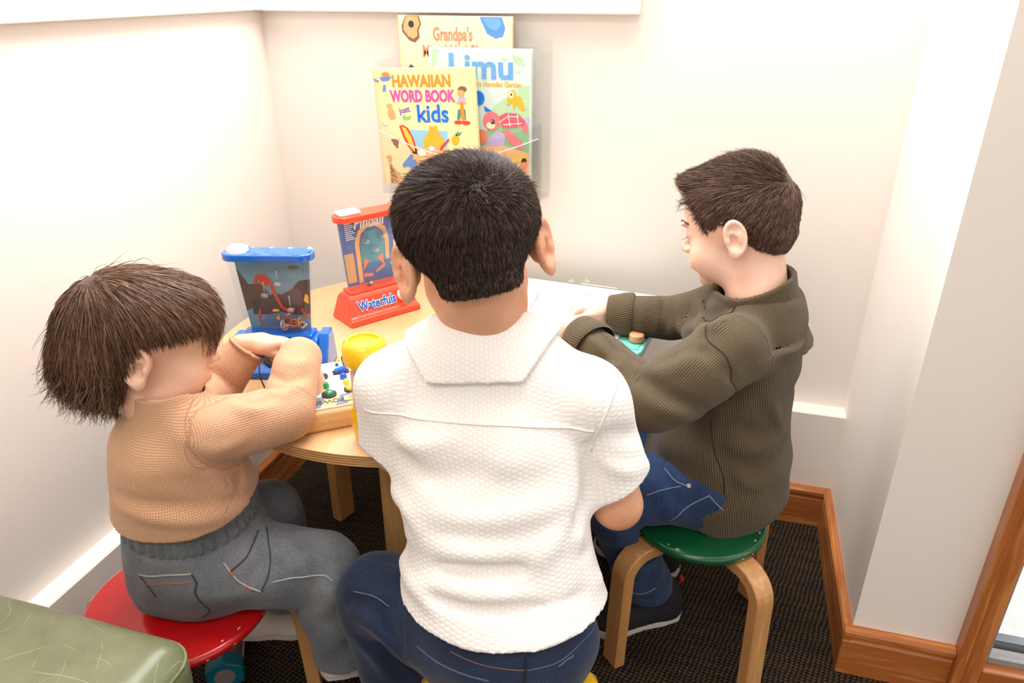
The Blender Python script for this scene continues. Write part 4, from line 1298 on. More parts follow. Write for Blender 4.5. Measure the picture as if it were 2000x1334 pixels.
# ================================================================== boy in the olive sweater
def boy_olive():
    pel = W(1394, 895, 1.335); nk = W(1478, 575, 1.178); hd = W(1437, 440, 1.178)
    Lsh = W(1432, 690, 1.105); Rsh = W(1405, 600, 1.29)
    Lel = W(1274, 784, 1.118); Lwr = W(1130, 651, 1.25); Rel = W(1312, 622, 1.36); Rwr = W(1188, 612, 1.385)
    base = A3(0.025, 1.115, 0.0)
    HR = aim(57, 17, -6); HS = 0.90
    Z = nrm(nk - pel); X = Rsh - Lsh; X = nrm(X - Z * np.dot(X, Z)); Y = np.cross(Z, X); L = np.linalg.norm(nk - pel)
    fw = nrm(A3(Y[0], Y[1], 0)); rt = A3(fw[1], -fw[0], 0)
    Lhip = pel - rt * 0.055 - UP * 0.008; Rhip = pel + rt * 0.055 - UP * 0.008
    Lkn = W(1195, 965, 1.30); Lan = WZ(1262, 1150, 0.085); Rkn = Lkn + rt * 0.12 + UP * 0.0; Ran = WZ(1285, 1050, 0.085)
    headf = local(head_local(0.35, 22), hd, HR, HS); tohead = lambda p: hd + HS * (HR @ A3(*p))
    hf = su(0.02, headf, rc(tohead((0, -0.028, -0.05)), nk, 0.043, 0.048))
    sk = skin_mat('skin_fair_boy', (246, 208, 186), (236, 184, 160))
    torso = loft(pel, X, Y, Z, [(-0.06, 0, 0, .09, .075), (0.0, 0, 0, .10, .08), (0.15, 0, 0, .09, .07), (L - 0.05, 0, 0, .08, .055), (L, 0, 0, .045, .045)])
    arms = su(0.01, chain([Rsh, Rel, Rwr], [0.033, 0.028, 0.020]), chain([Lsh, Lel, Lwr], [0.033, 0.028, 0.020]))
    legs = su(0.02, chain([Rhip, Rkn, Ran], [0.055, 0.042, 0.028]), chain([Lhip, Lkn, Lan], [0.055, 0.042, 0.028]))
    def hframe(d, upv, thumb_sign):
        y = nrm(d); z = nrm(upv - y * np.dot(upv, y)); x = np.cross(y, z) * thumb_sign
        return np.stack([x, y, z], 1)
    dl = W(1078, 630, 1.275) - Lwr; dr_ = W(1110, 604, 1.385) - Rwr
    hL = hand(Lwr + nrm(dl) * 0.012, hframe(dl, UP + A3(0, -0.5, 0), 1), -1, 0.95, curl=((30, 55, 40), (40, 60, 40), (52, 62, 40), (60, 64, 40)), spread=0.05, thumb=(0.35, 0.9, -0.3), thumb_curl=0.2)
    hR = hand(Rwr + nrm(dr_) * 0.010, hframe(dr_, UP * 0.9 + A3(0, 0.7, 0), -1), 1, 0.95, curl=((38, 58, 40), (46, 62, 40), (52, 64, 40), (58, 66, 40)), spread=0.04, thumb=(0.45, 0.85, -0.35), thumb_curl=0.25)
    allb = su(0.01, torso, arms, legs)
    lo, hi = bbox(allb, pel, 0.5); hlo, hhi = bbox(hf, hd, 0.25); l1, h1 = bbox(hL, Lwr, 0.14); l2, h2 = bbox(hR, Rwr, 0.14)
    body, V, F = solid('person', [(cut(hf, nk - Z * 0.03, -Z), hlo, hhi, 0.0022), (cut(allb, nk - Z * 0.02, Z), lo, hi, 0.006), (hL, l1, h1, 0.0019), (hR, l2, h2, 0.0019)], sk, None, base)
    body.location = tuple(base)
    tag(body, 'boy with short combed hair in an olive green sweater and jeans on the green stool', 'person')
    toL = lambda P: ((P - hd) @ HR) / HS
    mb = plain('brow_brown', (96, 70, 58), 0.7)
    for sd in (-1, 1):
        lashes('eyelashes', hd, HR, HS, sd, body, base); brow('eyebrow', hd, HR, HS, sd, body, base, mb)
    lips('lips', hd, HR, HS, body, base, plain('lip_rose', (222, 140, 130), 0.4))
    # ---- hair: short sides, longer top combed forward and up
    cr = local(cranium(), hd, HR, HS)
    nap = ell(tohead((0, -0.055, -0.040)), A3(0.050, 0.036, 0.034) * HS, HR)
    quiff = ell(tohead((0.004, 0.050, 0.084)), A3(0.044, 0.042, 0.023) * HS, HR)
    topv = ell(tohead((0.004, -0.018, 0.078)), A3(0.050, 0.062, 0.040) * HS, HR)
    hl = hairline([(0, -0.056), (25, -0.052), (45, -0.040), (62, -0.022), (74, 0.006), (94, 0.016), (103, 0.0), (114, 0.002), (124, 0.034), (142, 0.066), (180, 0.076)])
    def cap0(P):
        q = toL(P); d = smin(cr(P), nap(P), 0.03) - 0.0065 + 0.0045 * np.clip((0.0 - q[:, 2]) / 0.05, 0, 1)
        return smin(smin(d, quiff(P), 0.02), topv(P), 0.02).astype(F32)
    def cap(P):
        q = toL(P); g = q[:, 2] - hl(q); return np.maximum(cap0(P) + 0.007 * (1 - np.clip(g / 0.025, 0, 1)), -g * HS * 0.8).astype(F32)
    V, F = polyg(cap, hlo - 0.02, hhi + 0.02, 0.003)
    rg = np.random.default_rng(21); wh = A3(0.006, -0.092, 0.062)
    def flow(P, N, t):
        q = toL(P); v = q - wh; r = np.linalg.norm(v, axis=1)[:, None]; n = N @ HR; v = v / (r + 1e-6)
        down = A3(0, 0.55, -0.9) * np.clip((0.06 - q[:, 2:3]) / 0.06, 0, 1) * 1.0
        front = A3(0.35, 1.0, 0.15) * np.clip((q[:, 2:3] - 0.055) / 0.03, 0, 1) * 1.6
        d = v * 0.9 + down + front; d -= n * np.sum(d * n, 1)[:, None]; d /= np.linalg.norm(d, axis=1)[:, None] + 1e-6
        return d @ HR.T
    on = lambda c: np.abs(cap0(c.astype(F32))) < 0.008
    p0 = sample(V, F, 21000, rg, on); q = toL(p0); n0 = grad(cap0, p0)
    ln = np.where(q[:, 2] > 0.06, 0.036, 0.017) * rg.uniform(0.7, 1.2, len(q)); ln = np.where(q[:, 2] < -0.02, 0.012, ln)
    S = strands(p0 - n0 * 0.003, n0, cap, flow, ln, 3, 0.00048, 0.05, 0.0006, 0.0, rg, jitter=0.10)
    hair_object('hair', [(V, F, np.full(len(V), 0.1)), S], hair_mat('hair_brown_short', (44, 30, 24), (98, 71, 58), (150, 119, 102), 0.38), body, base)
    # ---- sweater
    secs = [(-0.085, 0, -0.004, .116, .118), (-0.03, 0, -0.004, .130, .132), (0.05, 0, -0.002, .124, .120), (0.13, 0, 0.0, .116, .102), (0.21, 0, 0.002, .114, .094), (0.28, 0, 0, .112, .086), (L - 0.055, 0, -0.003, .100, .082), (L - 0.02, 0, -0.006, .082, .076), (L + 0.006, 0, -0.006, .068, .068), (L + 0.016, 0, -0.006, .060, .060)]
    tor = loft(pel, X, Y, Z, secs)
    aL = chain([Lsh + X * 0.01, Lsh + (Lel - Lsh) * 0.5, Lel, Lel + (Lwr - Lel) * 0.5, Lwr], [0.054, 0.055, 0.049, 0.034, 0.032])
    aR = chain([Rsh - X * 0.01, Rel, Rwr], [0.048, 0.042, 0.032])
    aL = cut(aL, Lwr - nrm(Lwr - Lel) * 0.004, Lwr - Lel); aR = cut(aR, Rwr - nrm(Rwr - Rel) * 0.002, Rwr - Rel)
    s1 = su(0.022, tor, aL, aR); s1 = wobble(s1, 0.0020, 0.09, 4)
    def hem(P):
        q = (P - pel) @ np.stack([X, Y, Z], 1); return (-0.066 + 0.5 * np.clip(q[:, 1] + 0.0, 0, 1) - 0.12 * np.clip(q[:, 0], -1, 0) * -1 - q[:, 2]) * 0.9
    hole = rc(nk - Z * 0.02 + Y * 0.008, nk + Z * 0.08 + Y * 0.03, 0.049, 0.056)
    items = [([(1320, 660), (1375, 690), (1425, 730), (1432, 800)], 0.008, -0.006), ([(1245, 735), (1300, 770), (1370, 800)], 0.012, -0.008), ([(1250, 720), (1300, 725), (1360, 700)], 0.012, 0.008),
             ([(1270, 790), (1330, 812), (1400, 805)], 0.012, 0.008), ([(1330, 640), (1380, 640), (1420, 620)], 0.012, 0.008), ([(1345, 610), (1390, 615), (1440, 590)], 0.010, -0.006),
             ([(1150, 660), (1185, 690), (1190, 710)], 0.008, 0.007), ([(1160, 700), (1190, 700), (1200, 665)], 0.008, -0.006), ([(1190, 720), (1215, 715), (1225, 690)], 0.010, 0.005),
             ([(1290, 595), (1300, 625), (1295, 655)], 0.008, -0.006), ([(1325, 590), (1335, 620), (1330, 650)], 0.009, 0.007), ([(1250, 590), (1255, 620), (1250, 650)], 0.008, 0.005),
             ([(1440, 830), (1480, 850), (1520, 820)], 0.014, -0.009), ([(1400, 850), (1470, 880), (1525, 850)], 0.014, 0.009), ([(1390, 870), (1420, 930), (1440, 960)], 0.010, -0.006),
             ([(1430, 900), (1480, 915), (1515, 890)], 0.012, -0.007), ([(1440, 940), (1480, 950), (1505, 930)], 0.010, 0.006), ([(1420, 820), (1410, 870), (1430, 920)], 0.010, -0.005), ([(1500, 780), (1515, 810), (1525, 830)], 0.010, 0.006)]
    sf = folds(s1, items)
    sf2 = ssub(0.004, lambda P: np.maximum(shell(sf, 0.010)(P), hem(P)).astype(F32), hole)
    lo, hi = bbox(s1, (pel + nk) / 2 + A3(-0.08, 0.02, 0), 0.40)
    cu = cloth_uv([('torso', pel, X, Y, Z, 0.105, -0.1, L, .115, .10), ('bone', Lsh, Lel, 0.052, UP), ('bone', Lel, Lwr, 0.04, UP), ('bone', Rsh, Rel, 0.045, UP), ('bone', Rel, Rwr, 0.04, UP)])
    mo = cloth('olive_rib_knit', (104, 90, 68), (66, 55, 39), 'rib')
    sw, _, _ = solid('sweater', [(sf2, lo, hi, 0.0036)], mo, body, base, cu)
    # stand collar
    cO = nk - Z * 0.022; cz = nrm(Z + Y * 0.25); cx = X; cy = np.cross(cz, cx)
    def coll(P):
        q = (P - cO) @ np.stack([cx, cy, cz], 1); z = q[:, 2]
        rr = np.interp(z, [-0.062, -0.03, 0.0, 0.05], [0.082, 0.071, 0.062, 0.057])
        e = np.hypot(q[:, 0], (q[:, 1] + 0.002) * 0.97) - rr
        top = 0.046 + 0.25 * np.clip(-q[:, 1], -0.03, 0.04)
        d = np.maximum(np.abs(e) - 0.0042, np.maximum(z - top, -0.062 - z))
        slit = 0.010 - np.abs(q[:, 0]) ; return np.where(q[:, 1] > 0.02, np.maximum(d, slit), d).astype(F32)
    solid('collar', [(coll, cO - 0.13, cO + 0.13, 0.0028)], mo, sw, base, cloth_uv([('torso', cO, cx, cy, cz, 0.06, -0.1, 0.1, .06, .06)]))
    ms = plain('olive_seam', (52, 46, 34), 0.9)
    stitch('armhole_seam', sf, [(1438, 582), (1395, 625), (1380, 660), (1420, 700), (1432, 750), (1428, 780)], 0.0012, ms, sw, base)
    stitch('side_seam', sf, [(1388, 820), (1395, 880), (1412, 930), (1415, 965)], 0.0011, ms, sw, base)
    for c, d, r in ((Lwr, nrm(Lwr - Lel), 0.035), (Rwr, nrm(Rwr - Rel), 0.0345)):
        ux = nrm(np.cross(d, UP)); uy = np.cross(d, ux)
        V_, F_ = [], []
        prof = [(-0.046, r * 1.16), (-0.042, r * 1.22), (-0.03, r * 1.20), (-0.012, r * 1.06), (0.0, r * 0.98), (0.0015, r * 0.93), (-0.004, r * 0.88)]
        N_ = 28
        for t, rr in prof:
            for k in range(N_):
                a = 2 * math.pi * k / N_; V_.append(tuple(c + d * t + rr * (math.cos(a) * ux + math.sin(a) * uy) - base))
        for i in range(len(prof) - 1):
            for k in range(N_): F_.append((i * N_ + k, i * N_ + (k + 1) % N_, (i + 1) * N_ + (k + 1) % N_, (i + 1) * N_ + k))
        me = bpy.data.meshes.new('cuff'); me.from_pydata(V_, [], F_)
        attr(me, 'cuv', np.array([(2 * math.pi * r * (k % N_) / N_ * 1.0, prof[k // N_][0], 0) for k in range(len(V_))])); link('cuff', me, mo, sw, True)
    # ---- jeans
    jm = cloth('denim_mid_blue', (66, 92, 138), (18, 28, 54), 'denim')
    hips = loft(pel, rt, fw, UP, [(-0.085, 0, 0.01, .095, .09), (-0.05, 0, 0, .112, .106), (0.0, 0, 0, .110, .104), (0.05, 0, 0, .098, .088)])
    jl = chain([Lhip, Lkn, Lan], [0.074, 0.056, 0.048]); jr = chain([Rhip, Rkn, Ran], [0.074, 0.056, 0.048])
    j0 = su(0.028, hips, jl, jr); j0 = wobble(j0, 0.0025, 0.07, 6)
    def jc(P): return np.maximum(j0(P), np.where(np.hypot(P[:, 0] - 0.025, P[:, 1] - 1.115) < 0.122, np.where(P[:, 2] > 0.2, 0.2705 - P[:, 2], -1), -1)).astype(F32)
    jf = folds(jc, [([(1290, 900), (1310, 950), (1330, 990)], 0.010, -0.005), ([(1215, 1090), (1245, 1110), (1280, 1090)], 0.009, 0.007), ([(1210, 1115), (1245, 1135), (1285, 1115)], 0.008, -0.006), ([(1220, 1060), (1250, 1080), (1285, 1060)], 0.009, -0.005)])
    jf = cut(cut(jf, Lan + UP * 0.002, -UP), pel + UP * 0.045, UP)
    lo, hi = bbox(j0, pel + A3(-0.1, 0, -0.12), 0.36)
    cu = cloth_uv([('torso', pel, rt, fw, UP, 0.11, -0.1, 0.1, .11, .10), ('bone', Lhip, Lkn, 0.065, UP), ('bone', Lkn, Lan, 0.05, fw), ('bone', Rhip, Rkn, 0.065, UP), ('bone', Rkn, Ran, 0.05, fw)])
    je, _, _ = solid('jeans', [(jf, lo, hi, 0.0036)], jm, body, base, cu)
    ml = plain('denim_edge_light', (120, 132, 158), 0.8)
    for nm, px, r, m in (('pocket_stitching', [(1298, 915), (1320, 940), (1350, 952)], 0.0012, ml), ('pocket_stitching', [(1262, 968), (1290, 958), (1330, 950)], 0.0010, ml), ('pocket_stitching', [(1305, 1018), (1340, 992), (1385, 968)], 0.0013, ml),
                         ('pocket_stitching', [(1385, 968), (1405, 990), (1420, 1002)], 0.0014, ml), ('hem_stitching', [(1212, 1140), (1245, 1160), (1280, 1148)], 0.0011, ml)):
        stitch(nm, jf, px, r, m, je, base)
    c0 = hit(jf, 1346, 948); n0 = grad(jf, c0[None])[0]
    tx = nrm(np.cross(n0, UP)); lathe('rivet', [(0, 0.0022), (0.0022, 0.002), (0.0026, 0.0012), (0.0038, 0.0016), (0.0045, 0.0), (0.0045, -0.001)], plain('steel_rivet', (190, 186, 180), 0.3, 1.0), je, 16, frame_mat(c0 - base, tx, np.cross(n0, tx), n0))
    # ---- navy shoes with pale soles
    ms2 = plain('black_navy_knit', (24, 24, 30), 0.8)
    toe = nrm(WZ(1180, 1232, 0) - WZ(1325, 1200, 0))
    shoe('shoe', WZ(1328, 1192, 0.0) + toe * 0.006, toe, 0.185, body, base, ms2, M_SOLE, 0.0, 0.38, 0.42)
    toe2 = nrm(A3(-1, 0.25, 0))
    shoe('shoe', A3(Ran[0] + 0.045, Ran[1], 0), toe2, 0.185, body, base, ms2, M_SOLE, 0.0, 0.38, 0.42)
    h0 = WZ(1318, 1195, 0) + UP * 0.075
    tube('pull_tab', [h0 + A3(0.0, 0, 0), h0 + UP * 0.012 + A3(0.006, 0, 0), h0 + UP * 0.02 + A3(0.002, 0, 0)], 0.004, plain('red_pull_tab', (178, 52, 34), 0.7), body, 8, base=base)
    return body


boy_white()
toddler()
boy_olive()

# ------------------------------------------------------------------ green vinyl chair (lower left corner)
def vinyl_mat():
    t = NT('green_vinyl'); co = t.coord('Object')
    lines = None
    for k, (sc, rot) in enumerate(((7.0, 0.4), (9.0, 1.7), (8.0, 2.7))):
        c = t.coord('Object', rot=(0.3 * k, 0.2 * k, rot)); s = t.sep(c); wob = t.noise(c, 6 + k, 2, 0.5)
        v = t.math('ABSOLUTE', t.math('SINE', t.math('ADD', t.math('MULTIPLY', s[0], 70 + 19 * k), t.math('MULTIPLY', wob, 9.0))))
        gate = t.ramp(t.noise(c, 11 + 3 * k, 2), [(0.50, 0.0), (0.60, 1.0)])
        ln = t.math('MULTIPLY', t.ramp(v, [(0.0, 1.0), (0.05, 0.0)]), gate)
        lines = ln if lines is None else t.math('MAXIMUM', lines, ln)
    base = t.ramp(t.noise(co, 25, 3), [(0.3, srgb(106, 110, 80)), (0.7, srgb(122, 124, 94))])
    t.set(color=t.mix(t.math('MULTIPLY', lines, 0.6), base, srgb(186, 186, 142)), rough=0.38, spec=0.5, coat=0.1, normal=t.bump(t.noise(co, 350, 2), 0.1, 0.0006)); return t.m


def chair():
    root = empty('upholstered_chair', (-0.752, 0.288, 0), 'olive green vinyl upholstered chair with pale scribble pattern in the corner', 'chair')
    mv = vinyl_mat(); mp = plain('green_piping', (118, 126, 82), 0.5)
    def cush(P):
        q = P - np.array((0.0, 0.0, 0.375), F32)
        c = np.abs(q) - np.array((0.213, 0.232, 0.050), F32) + 0.036
        return (np.linalg.norm(np.maximum(c, 0), axis=1) + np.minimum(c.max(1), 0) - 0.036 - 0.012 * np.exp(-(q[:, 0] ** 2 + q[:, 1] ** 2) / 0.03) * (q[:, 2] > 0)).astype(F32)
    V, F = polyg(cush, A3(-0.27, -0.27, 0.29), A3(0.27, 0.27, 0.47), 0.006)
    link('seat_cushion', mesh_np('seat_cushion', V, F), mv, root, True)
    a = 0.2310; c = 0.036; zt = 0.400
    pts = []
    for cx, cy, a0 in ((a - c - .019, a - c, 0), (-a + c + .019, a - c, 90), (-a + c + .019, -a + c, 180), (a - c - .019, -a + c, 270)):
        for k in range(7):
            an = math.radians(a0 + 15 * k); pts.append(A3(cx + c * math.cos(an), cy + c * math.sin(an), zt))
    pts.append(pts[0]); tube('piping', pts, 0.0022, mp, root, 8)
    box('seat_base', (-0.206, -0.225, 0.245), (0.206, 0.225, 0.327), mv, root, 0.012)
    box('backrest', (-0.206, -0.305, 0.40), (0.206, -0.235, 0.80), mv, root, 0.025, 3)
    mw = wood('chair_leg_wood', (150, 96, 52), (104, 62, 30), axis=2)
    for sx in (-1, 1):
        for sy in (-1, 1):
            lathe('leg', [(0, 0), (0.013, 0), (0.020, 0.246), (0, 0.246)], mw, root, 16, Matrix.Translation((sx * 0.185, sy * 0.185, 0)))


chair()

# ------------------------------------------------------------------ toys on the floor
def roller():
    a = WZ(440, 1312, 0.036); b = a + nrm(A3(-0.55, 0.9, 0)) * 0.13
    root = empty('roller_toy', (a[0], a[1], 0), 'clear roller toy with teal six-sided ends on the carpet under the red stool', 'toy')
    d = nrm(b - a); x = nrm(np.cross(d, UP)); y = np.cross(d, x); O = A3(0, 0, a[2])
    mt = plain('teal_plastic', (24, 118, 140), 0.35); mg = plain('grey_disc', (150, 140, 138), 0.5); mb = plain('smoky_tube', (120, 104, 100), 0.2)
    hexa = [(0.036 * math.cos(math.pi / 3 * k + 0.52), 0.036 * math.sin(math.pi / 3 * k + 0.52)) for k in range(6)]
    M = frame_mat(O, x, y, d)
    prism('end_cap', hexa, -0.012, 0.016, mt, root, M, 0.004)
    prism('end_cap', hexa, 0.120, 0.148, mt, root, M, 0.004)
    lathe('hub_disc', [(0, -0.0135), (0.017, -0.0135), (0.018, -0.012), (0, -0.012)], mg, root, 24, M)
    lathe('tube', [(0, 0.016), (0.027, 0.016), (0.027, 0.12), (0, 0.12)], mb, root, 28, M)
    for k in range(3):
        an = k * 2.1; c = O + x * 0.027 * math.cos(an) + y * 0.027 * math.sin(an)
        tube('rib', [c + d * 0.016, c + d * 0.12], 0.003, plain('pink_rod', (176, 140, 136), 0.4), root, 8)


roller()


def polka():
    c = A3(-0.935, 1.235, 0.0)
    def f(P):
        q = P - c.astype(F32); h = 0.016 + 0.007 * np.sin(q[:, 1] * 140) * np.cos(q[:, 0] * 90)
        w = 0.022 + 0.004 * np.sin(q[:, 1] * 70)
        return (np.sqrt((q[:, 0] / w) ** 2 + ((q[:, 2] - h * 0.6) / h) ** 2 + (q[:, 1] / 0.045) ** 4) - 1) * 0.012
    V, F = polyg(lambda P: np.maximum(f(P), 0.0005 - P[:, 2]).astype(F32), c - A3(0.05, 0.07, 0.01), c + A3(0.05, 0.07, 0.06), 0.0025)
    t = NT('navy_polka_dots'); vo = t.n('ShaderNodeTexVoronoi'); t.t.links.new(t.coord('Object'), vo.inputs['Vector']); vo.inputs['Scale'].default_value = 95; vo.inputs['Randomness'].default_value = 0.25
    t.set(color=t.ramp(vo.outputs['Distance'], [(0.26, srgb(240, 240, 240)), (0.32, srgb(18, 20, 40))]), rough=0.9)
    o = link('hair_ribbon', mesh_np('hair_ribbon', V, F, c), t.m, None, True); o.location = tuple(c)
    tag(o, 'small navy ribbon with white polka dots on the carpet against the baseboard', 'ribbon')


polka()

# ------------------------------------------------------------------ printing helpers (flat cover art as thin shapes)
def ov(cx, cy, rx, ry, n=14, rot=0.0):
    c, s = math.cos(rot), math.sin(rot)
    return [(cx + rx * math.cos(a) * c - ry * math.sin(a) * s, cy + rx * math.cos(a) * s + ry * math.sin(a) * c) for a in np.linspace(0, 2 * math.pi, n, endpoint=False)]


def prints(name, polys, mat, parent, M, z0=0.0, th=0.0002):
    if len(polys) <= 6:
        for i, pl in enumerate(polys):
            bm = bmesh.new(); bm_prism(bm, pl, z0, z0 + th + 0.00002 * i, M); o = link(name, fin(bm, name), mat, parent)
        return o
    bm = bmesh.new()
    for i, pl in enumerate(polys): bm_prism(bm, pl, z0, z0 + th + 0.00002 * i, M)
    return tag(link(name, fin(bm, name), mat, parent), kind='stuff')


INK = {k: plain('ink_' + k, v, 0.45) for k, v in dict(orange=(250, 150, 40), magenta=(238, 84, 170), blue=(24, 122, 232), purple=(120, 84, 190), green=(120, 190, 90), yellow=(250, 208, 64), sand=(246, 186, 50),
       sky=(150, 206, 236), red=(226, 70, 56), brown=(140, 96, 66), tan=(226, 176, 120), white=(250, 250, 248), dark=(46, 44, 60), salmon=(240, 142, 104), denim=(92, 146, 220), navy=(70, 80, 110), teal=(70, 150, 130),
       aqua=(206, 232, 230), mint=(186, 220, 178), lilac=(196, 180, 224), pink=(238, 128, 138), rose=(232, 96, 110), cream=(252, 236, 190), peach=(248, 190, 130), letter=(110, 170, 232), palegreen=(150, 196, 150)).items()}


def book(name, label, tl, w, h, t, rot, cover, spine):
    """hardback standing in the rack; tl = top left corner of the front cover. returns root and cover matrix (origin bottom left, x right, y up)"""
    r = math.radians(rot); x = A3(math.cos(r), 0, math.sin(r)); y = A3(-math.sin(r), 0, math.cos(r)); n = A3(0, -1, 0)
    o = tl - y * h; root = empty(name, tuple(o + x * w / 2), label, 'book', 'picture books in the wall rack')
    M = frame_mat(-(x * w / 2), x, y, n)
    box('front_cover', (0, 0, -0.002), (w, h, 0), cover, root, 0.0006, 1, M)
    box('back_cover', (0, 0, -t), (w, h, -t + 0.002), cover, root, 0.0006, 1, M)
    box('spine', (-0.0012, 0, -t), (0.0012, h, 0), spine, root, 0.0005, 1, M)
    box('page_block', (0.0012, 0.003, -t + 0.002), (w - 0.003, h - 0.003, -0.002), plain('paper_pages', (246, 240, 228), 0.8), root, 0, 1, M)
    return root, M


def T(M, x, y, z=0.0002, rot=0.0):
    return M @ Matrix.Translation((x, y, z)) @ Matrix.Rotation(rot, 4, 'Z')


# yellow word book (front pocket)
def word_book():
    w, h = 0.216, 0.234
    cv = plain('cover_cream_yellow', (252, 234, 178), 0.35, coat=0.3)
    root, M = book('picture_book', 'cream yellow word book with orange, pink and blue title, in front of the other books', WP(728, 134, (0, 1.462, 0), (0, 1, 0)), w, h, 0.011, 2.3, cv, plain('spine_gold', (250, 214, 128), 0.4))
    P = lambda X, Y_: ((X - 60 - 0.117 * (Y_ - 65)) / 1030 * w, h - (Y_ - 65) / 1195 * h)
    C = lambda *xy: [P(a, b) for a, b in xy]
    x, y = P(565, 197); text('title_lettering', 'HAWAIIAN', 0.0315, INK['orange'], root, T(M, x, y), offset=0.0012, xs=0.80)
    x, y = P(580, 345); text('title_lettering', 'WORD BOOK', 0.0310, INK['magenta'], root, T(M, x, y), offset=0.0013, xs=0.70)
    x, y = P(695, 522); text('title_lettering', 'kids', 0.0480, INK['blue'], root, T(M, x, y), offset=0.0012, xs=0.92)
    x, y = P(398, 478); text('title_lettering', 'just', 0.0165, INK['purple'], root, T(M, x, y, rot=0.2), offset=0.0003)
    x, y = P(428, 556); text('title_lettering', 'for', 0.0150, INK['green'], root, T(M, x, y, rot=0.1), offset=0.0003)
    E = lambda X, Y_, a, b, rot=0.0: ov(*P(X, Y_), a, b, 14, rot)
    prints('cover_art', [C((440, 678), (858, 690), (862, 870), (560, 880))], INK['sky'], root, M)
    prints('cover_art', [C((345, 640), (385, 628), (440, 660), (500, 760), (540, 880), (545, 935), (500, 925), (430, 830), (380, 730))], INK['red'], root, M, 0.0003)
    prints('cover_art', [C((372, 645), (415, 662), (480, 760), (520, 880), (520, 915), (470, 850), (410, 740))], INK['yellow'], root, M, 0.0006)
    cast = [(610, 850), (606, 760), (632, 760), (634, 720), (660, 716), (664, 640), (690, 636), (696, 648), (716, 646), (720, 634), (748, 640), (752, 700), (778, 708), (782, 745), (815, 752), (828, 850)]
    prints('cover_art', [C(*cast)], INK['sand'], root, M, 0.0006)
    prints('cover_art', [C((540, 860), (700, 850), (880, 862), (900, 910), (700, 960), (560, 1060), (470, 1010), (470, 930))], INK['peach'], root, M, 0.0003)
    prints('cover_art', [E(595, 920, 0.010, 0.006, -0.3), E(700, 870, 0.006, 0.005)], INK['white'], root, M, 0.0009)
    prints('cover_art', [C((872, 765), (882, 785), (830, 845), (800, 890), (780, 880), (800, 840))], INK['red'], root, M, 0.0009)
    prints('cover_art', [C((475, 935), (500, 940), (495, 1000), (505, 1080), (440, 1060), (400, 1080), (390, 1040)), C((505, 990), (530, 985), (560, 1060), (520, 1110), (490, 1100))], INK['denim'], root, M, 0.0012)
    prints('cover_art', [E(945, 780, 0.0085, 0.0115, -0.2)], INK['sand'], root, M)
    prints('cover_art', [C((945, 738), (940, 690), (955, 715), (965, 672), (972, 712), (1010, 690), (985, 735))], INK['teal'], root, M)
    # boy with a skateboard
    prints('cover_art', [E(987, 275, 0.0095, 0.006)], INK['brown'], root, M)
    prints('cover_art', [E(975, 315, 0.008, 0.007), C((945, 395), (1030, 395), (1030, 420), (945, 420))], INK['tan'], root, M, 0.0003)
    prints('cover_art', [C((955, 350), (1015, 350), (1040, 420), (930, 420))], INK['lilac'], root, M, 0.0001)
    prints('cover_art', [C((955, 470), (1030, 470), (1040, 575), (1012, 575), (990, 510), (978, 575), (948, 575))], INK['teal'], root, M)
    prints('cover_art', [C((972, 400), (1000, 400), (1030, 560), (1020, 600), (990, 560))], INK['orange'], root, M, 0.0006)
    prints('cover_art', [E(965, 600, 0.009, 0.004), E(1045, 605, 0.009, 0.004)], INK['red'], root, M, 0.0006)
    # small figures: swimmer, cat, giraffe, bear
    prints('cover_art', [E(195, 150, 0.007, 0.004), C((150, 110), (235, 108), (240, 150), (155, 150))], INK['yellow'], root, M)
    prints('cover_art', [E(195, 125, 0.008, 0.005)], INK['salmon'], root, M, 0.0004)
    prints('cover_art', [C((130, 150), (262, 145), (225, 185), (160, 188)), C((70, 160), (125, 185), (120, 200), (75, 185)), C((175, 225), (195, 225), (200, 292), (165, 290))], INK['denim'], root, M, 0.0006)
    prints('cover_art', [E(240, 440, 0.007, 0.006), E(262, 520, 0.0085, 0.012), E(290, 555, 0.005, 0.003)], INK['tan'], root, M)
    prints('cover_art', [E(310, 810, 0.007, 0.008), E(280, 790, 0.004, 0.003), E(335, 785, 0.004, 0.003), E(325, 850, 0.003, 0.005)], INK['brown'], root, M)
    gir = [(205, 960), (262, 945), (275, 1000), (262, 1040), (300, 1085), (370, 1150), (395, 1190), (370, 1240), (330, 1255), (260, 1255), (250, 1150), (240, 1040), (215, 985)]
    prints('cover_art', [C(*gir)], INK['tan'], root, M)
    rg = random.Random(4); spots = []
    for k in range(34):
        t = rg.random(); X = 258 + 90 * t * rg.random() + 10 * rg.random(); Y_ = 1050 + 190 * t
        spots.append(E(X, Y_, 0.0014, 0.0016))
    prints('cover_art', spots, INK['brown'], root, M, 0.0004)
    prints('cover_art', [C((150, 575), (165, 610), (200, 640), (232, 622), (205, 652), (165, 630))], INK['lilac'], root, M)


word_book()


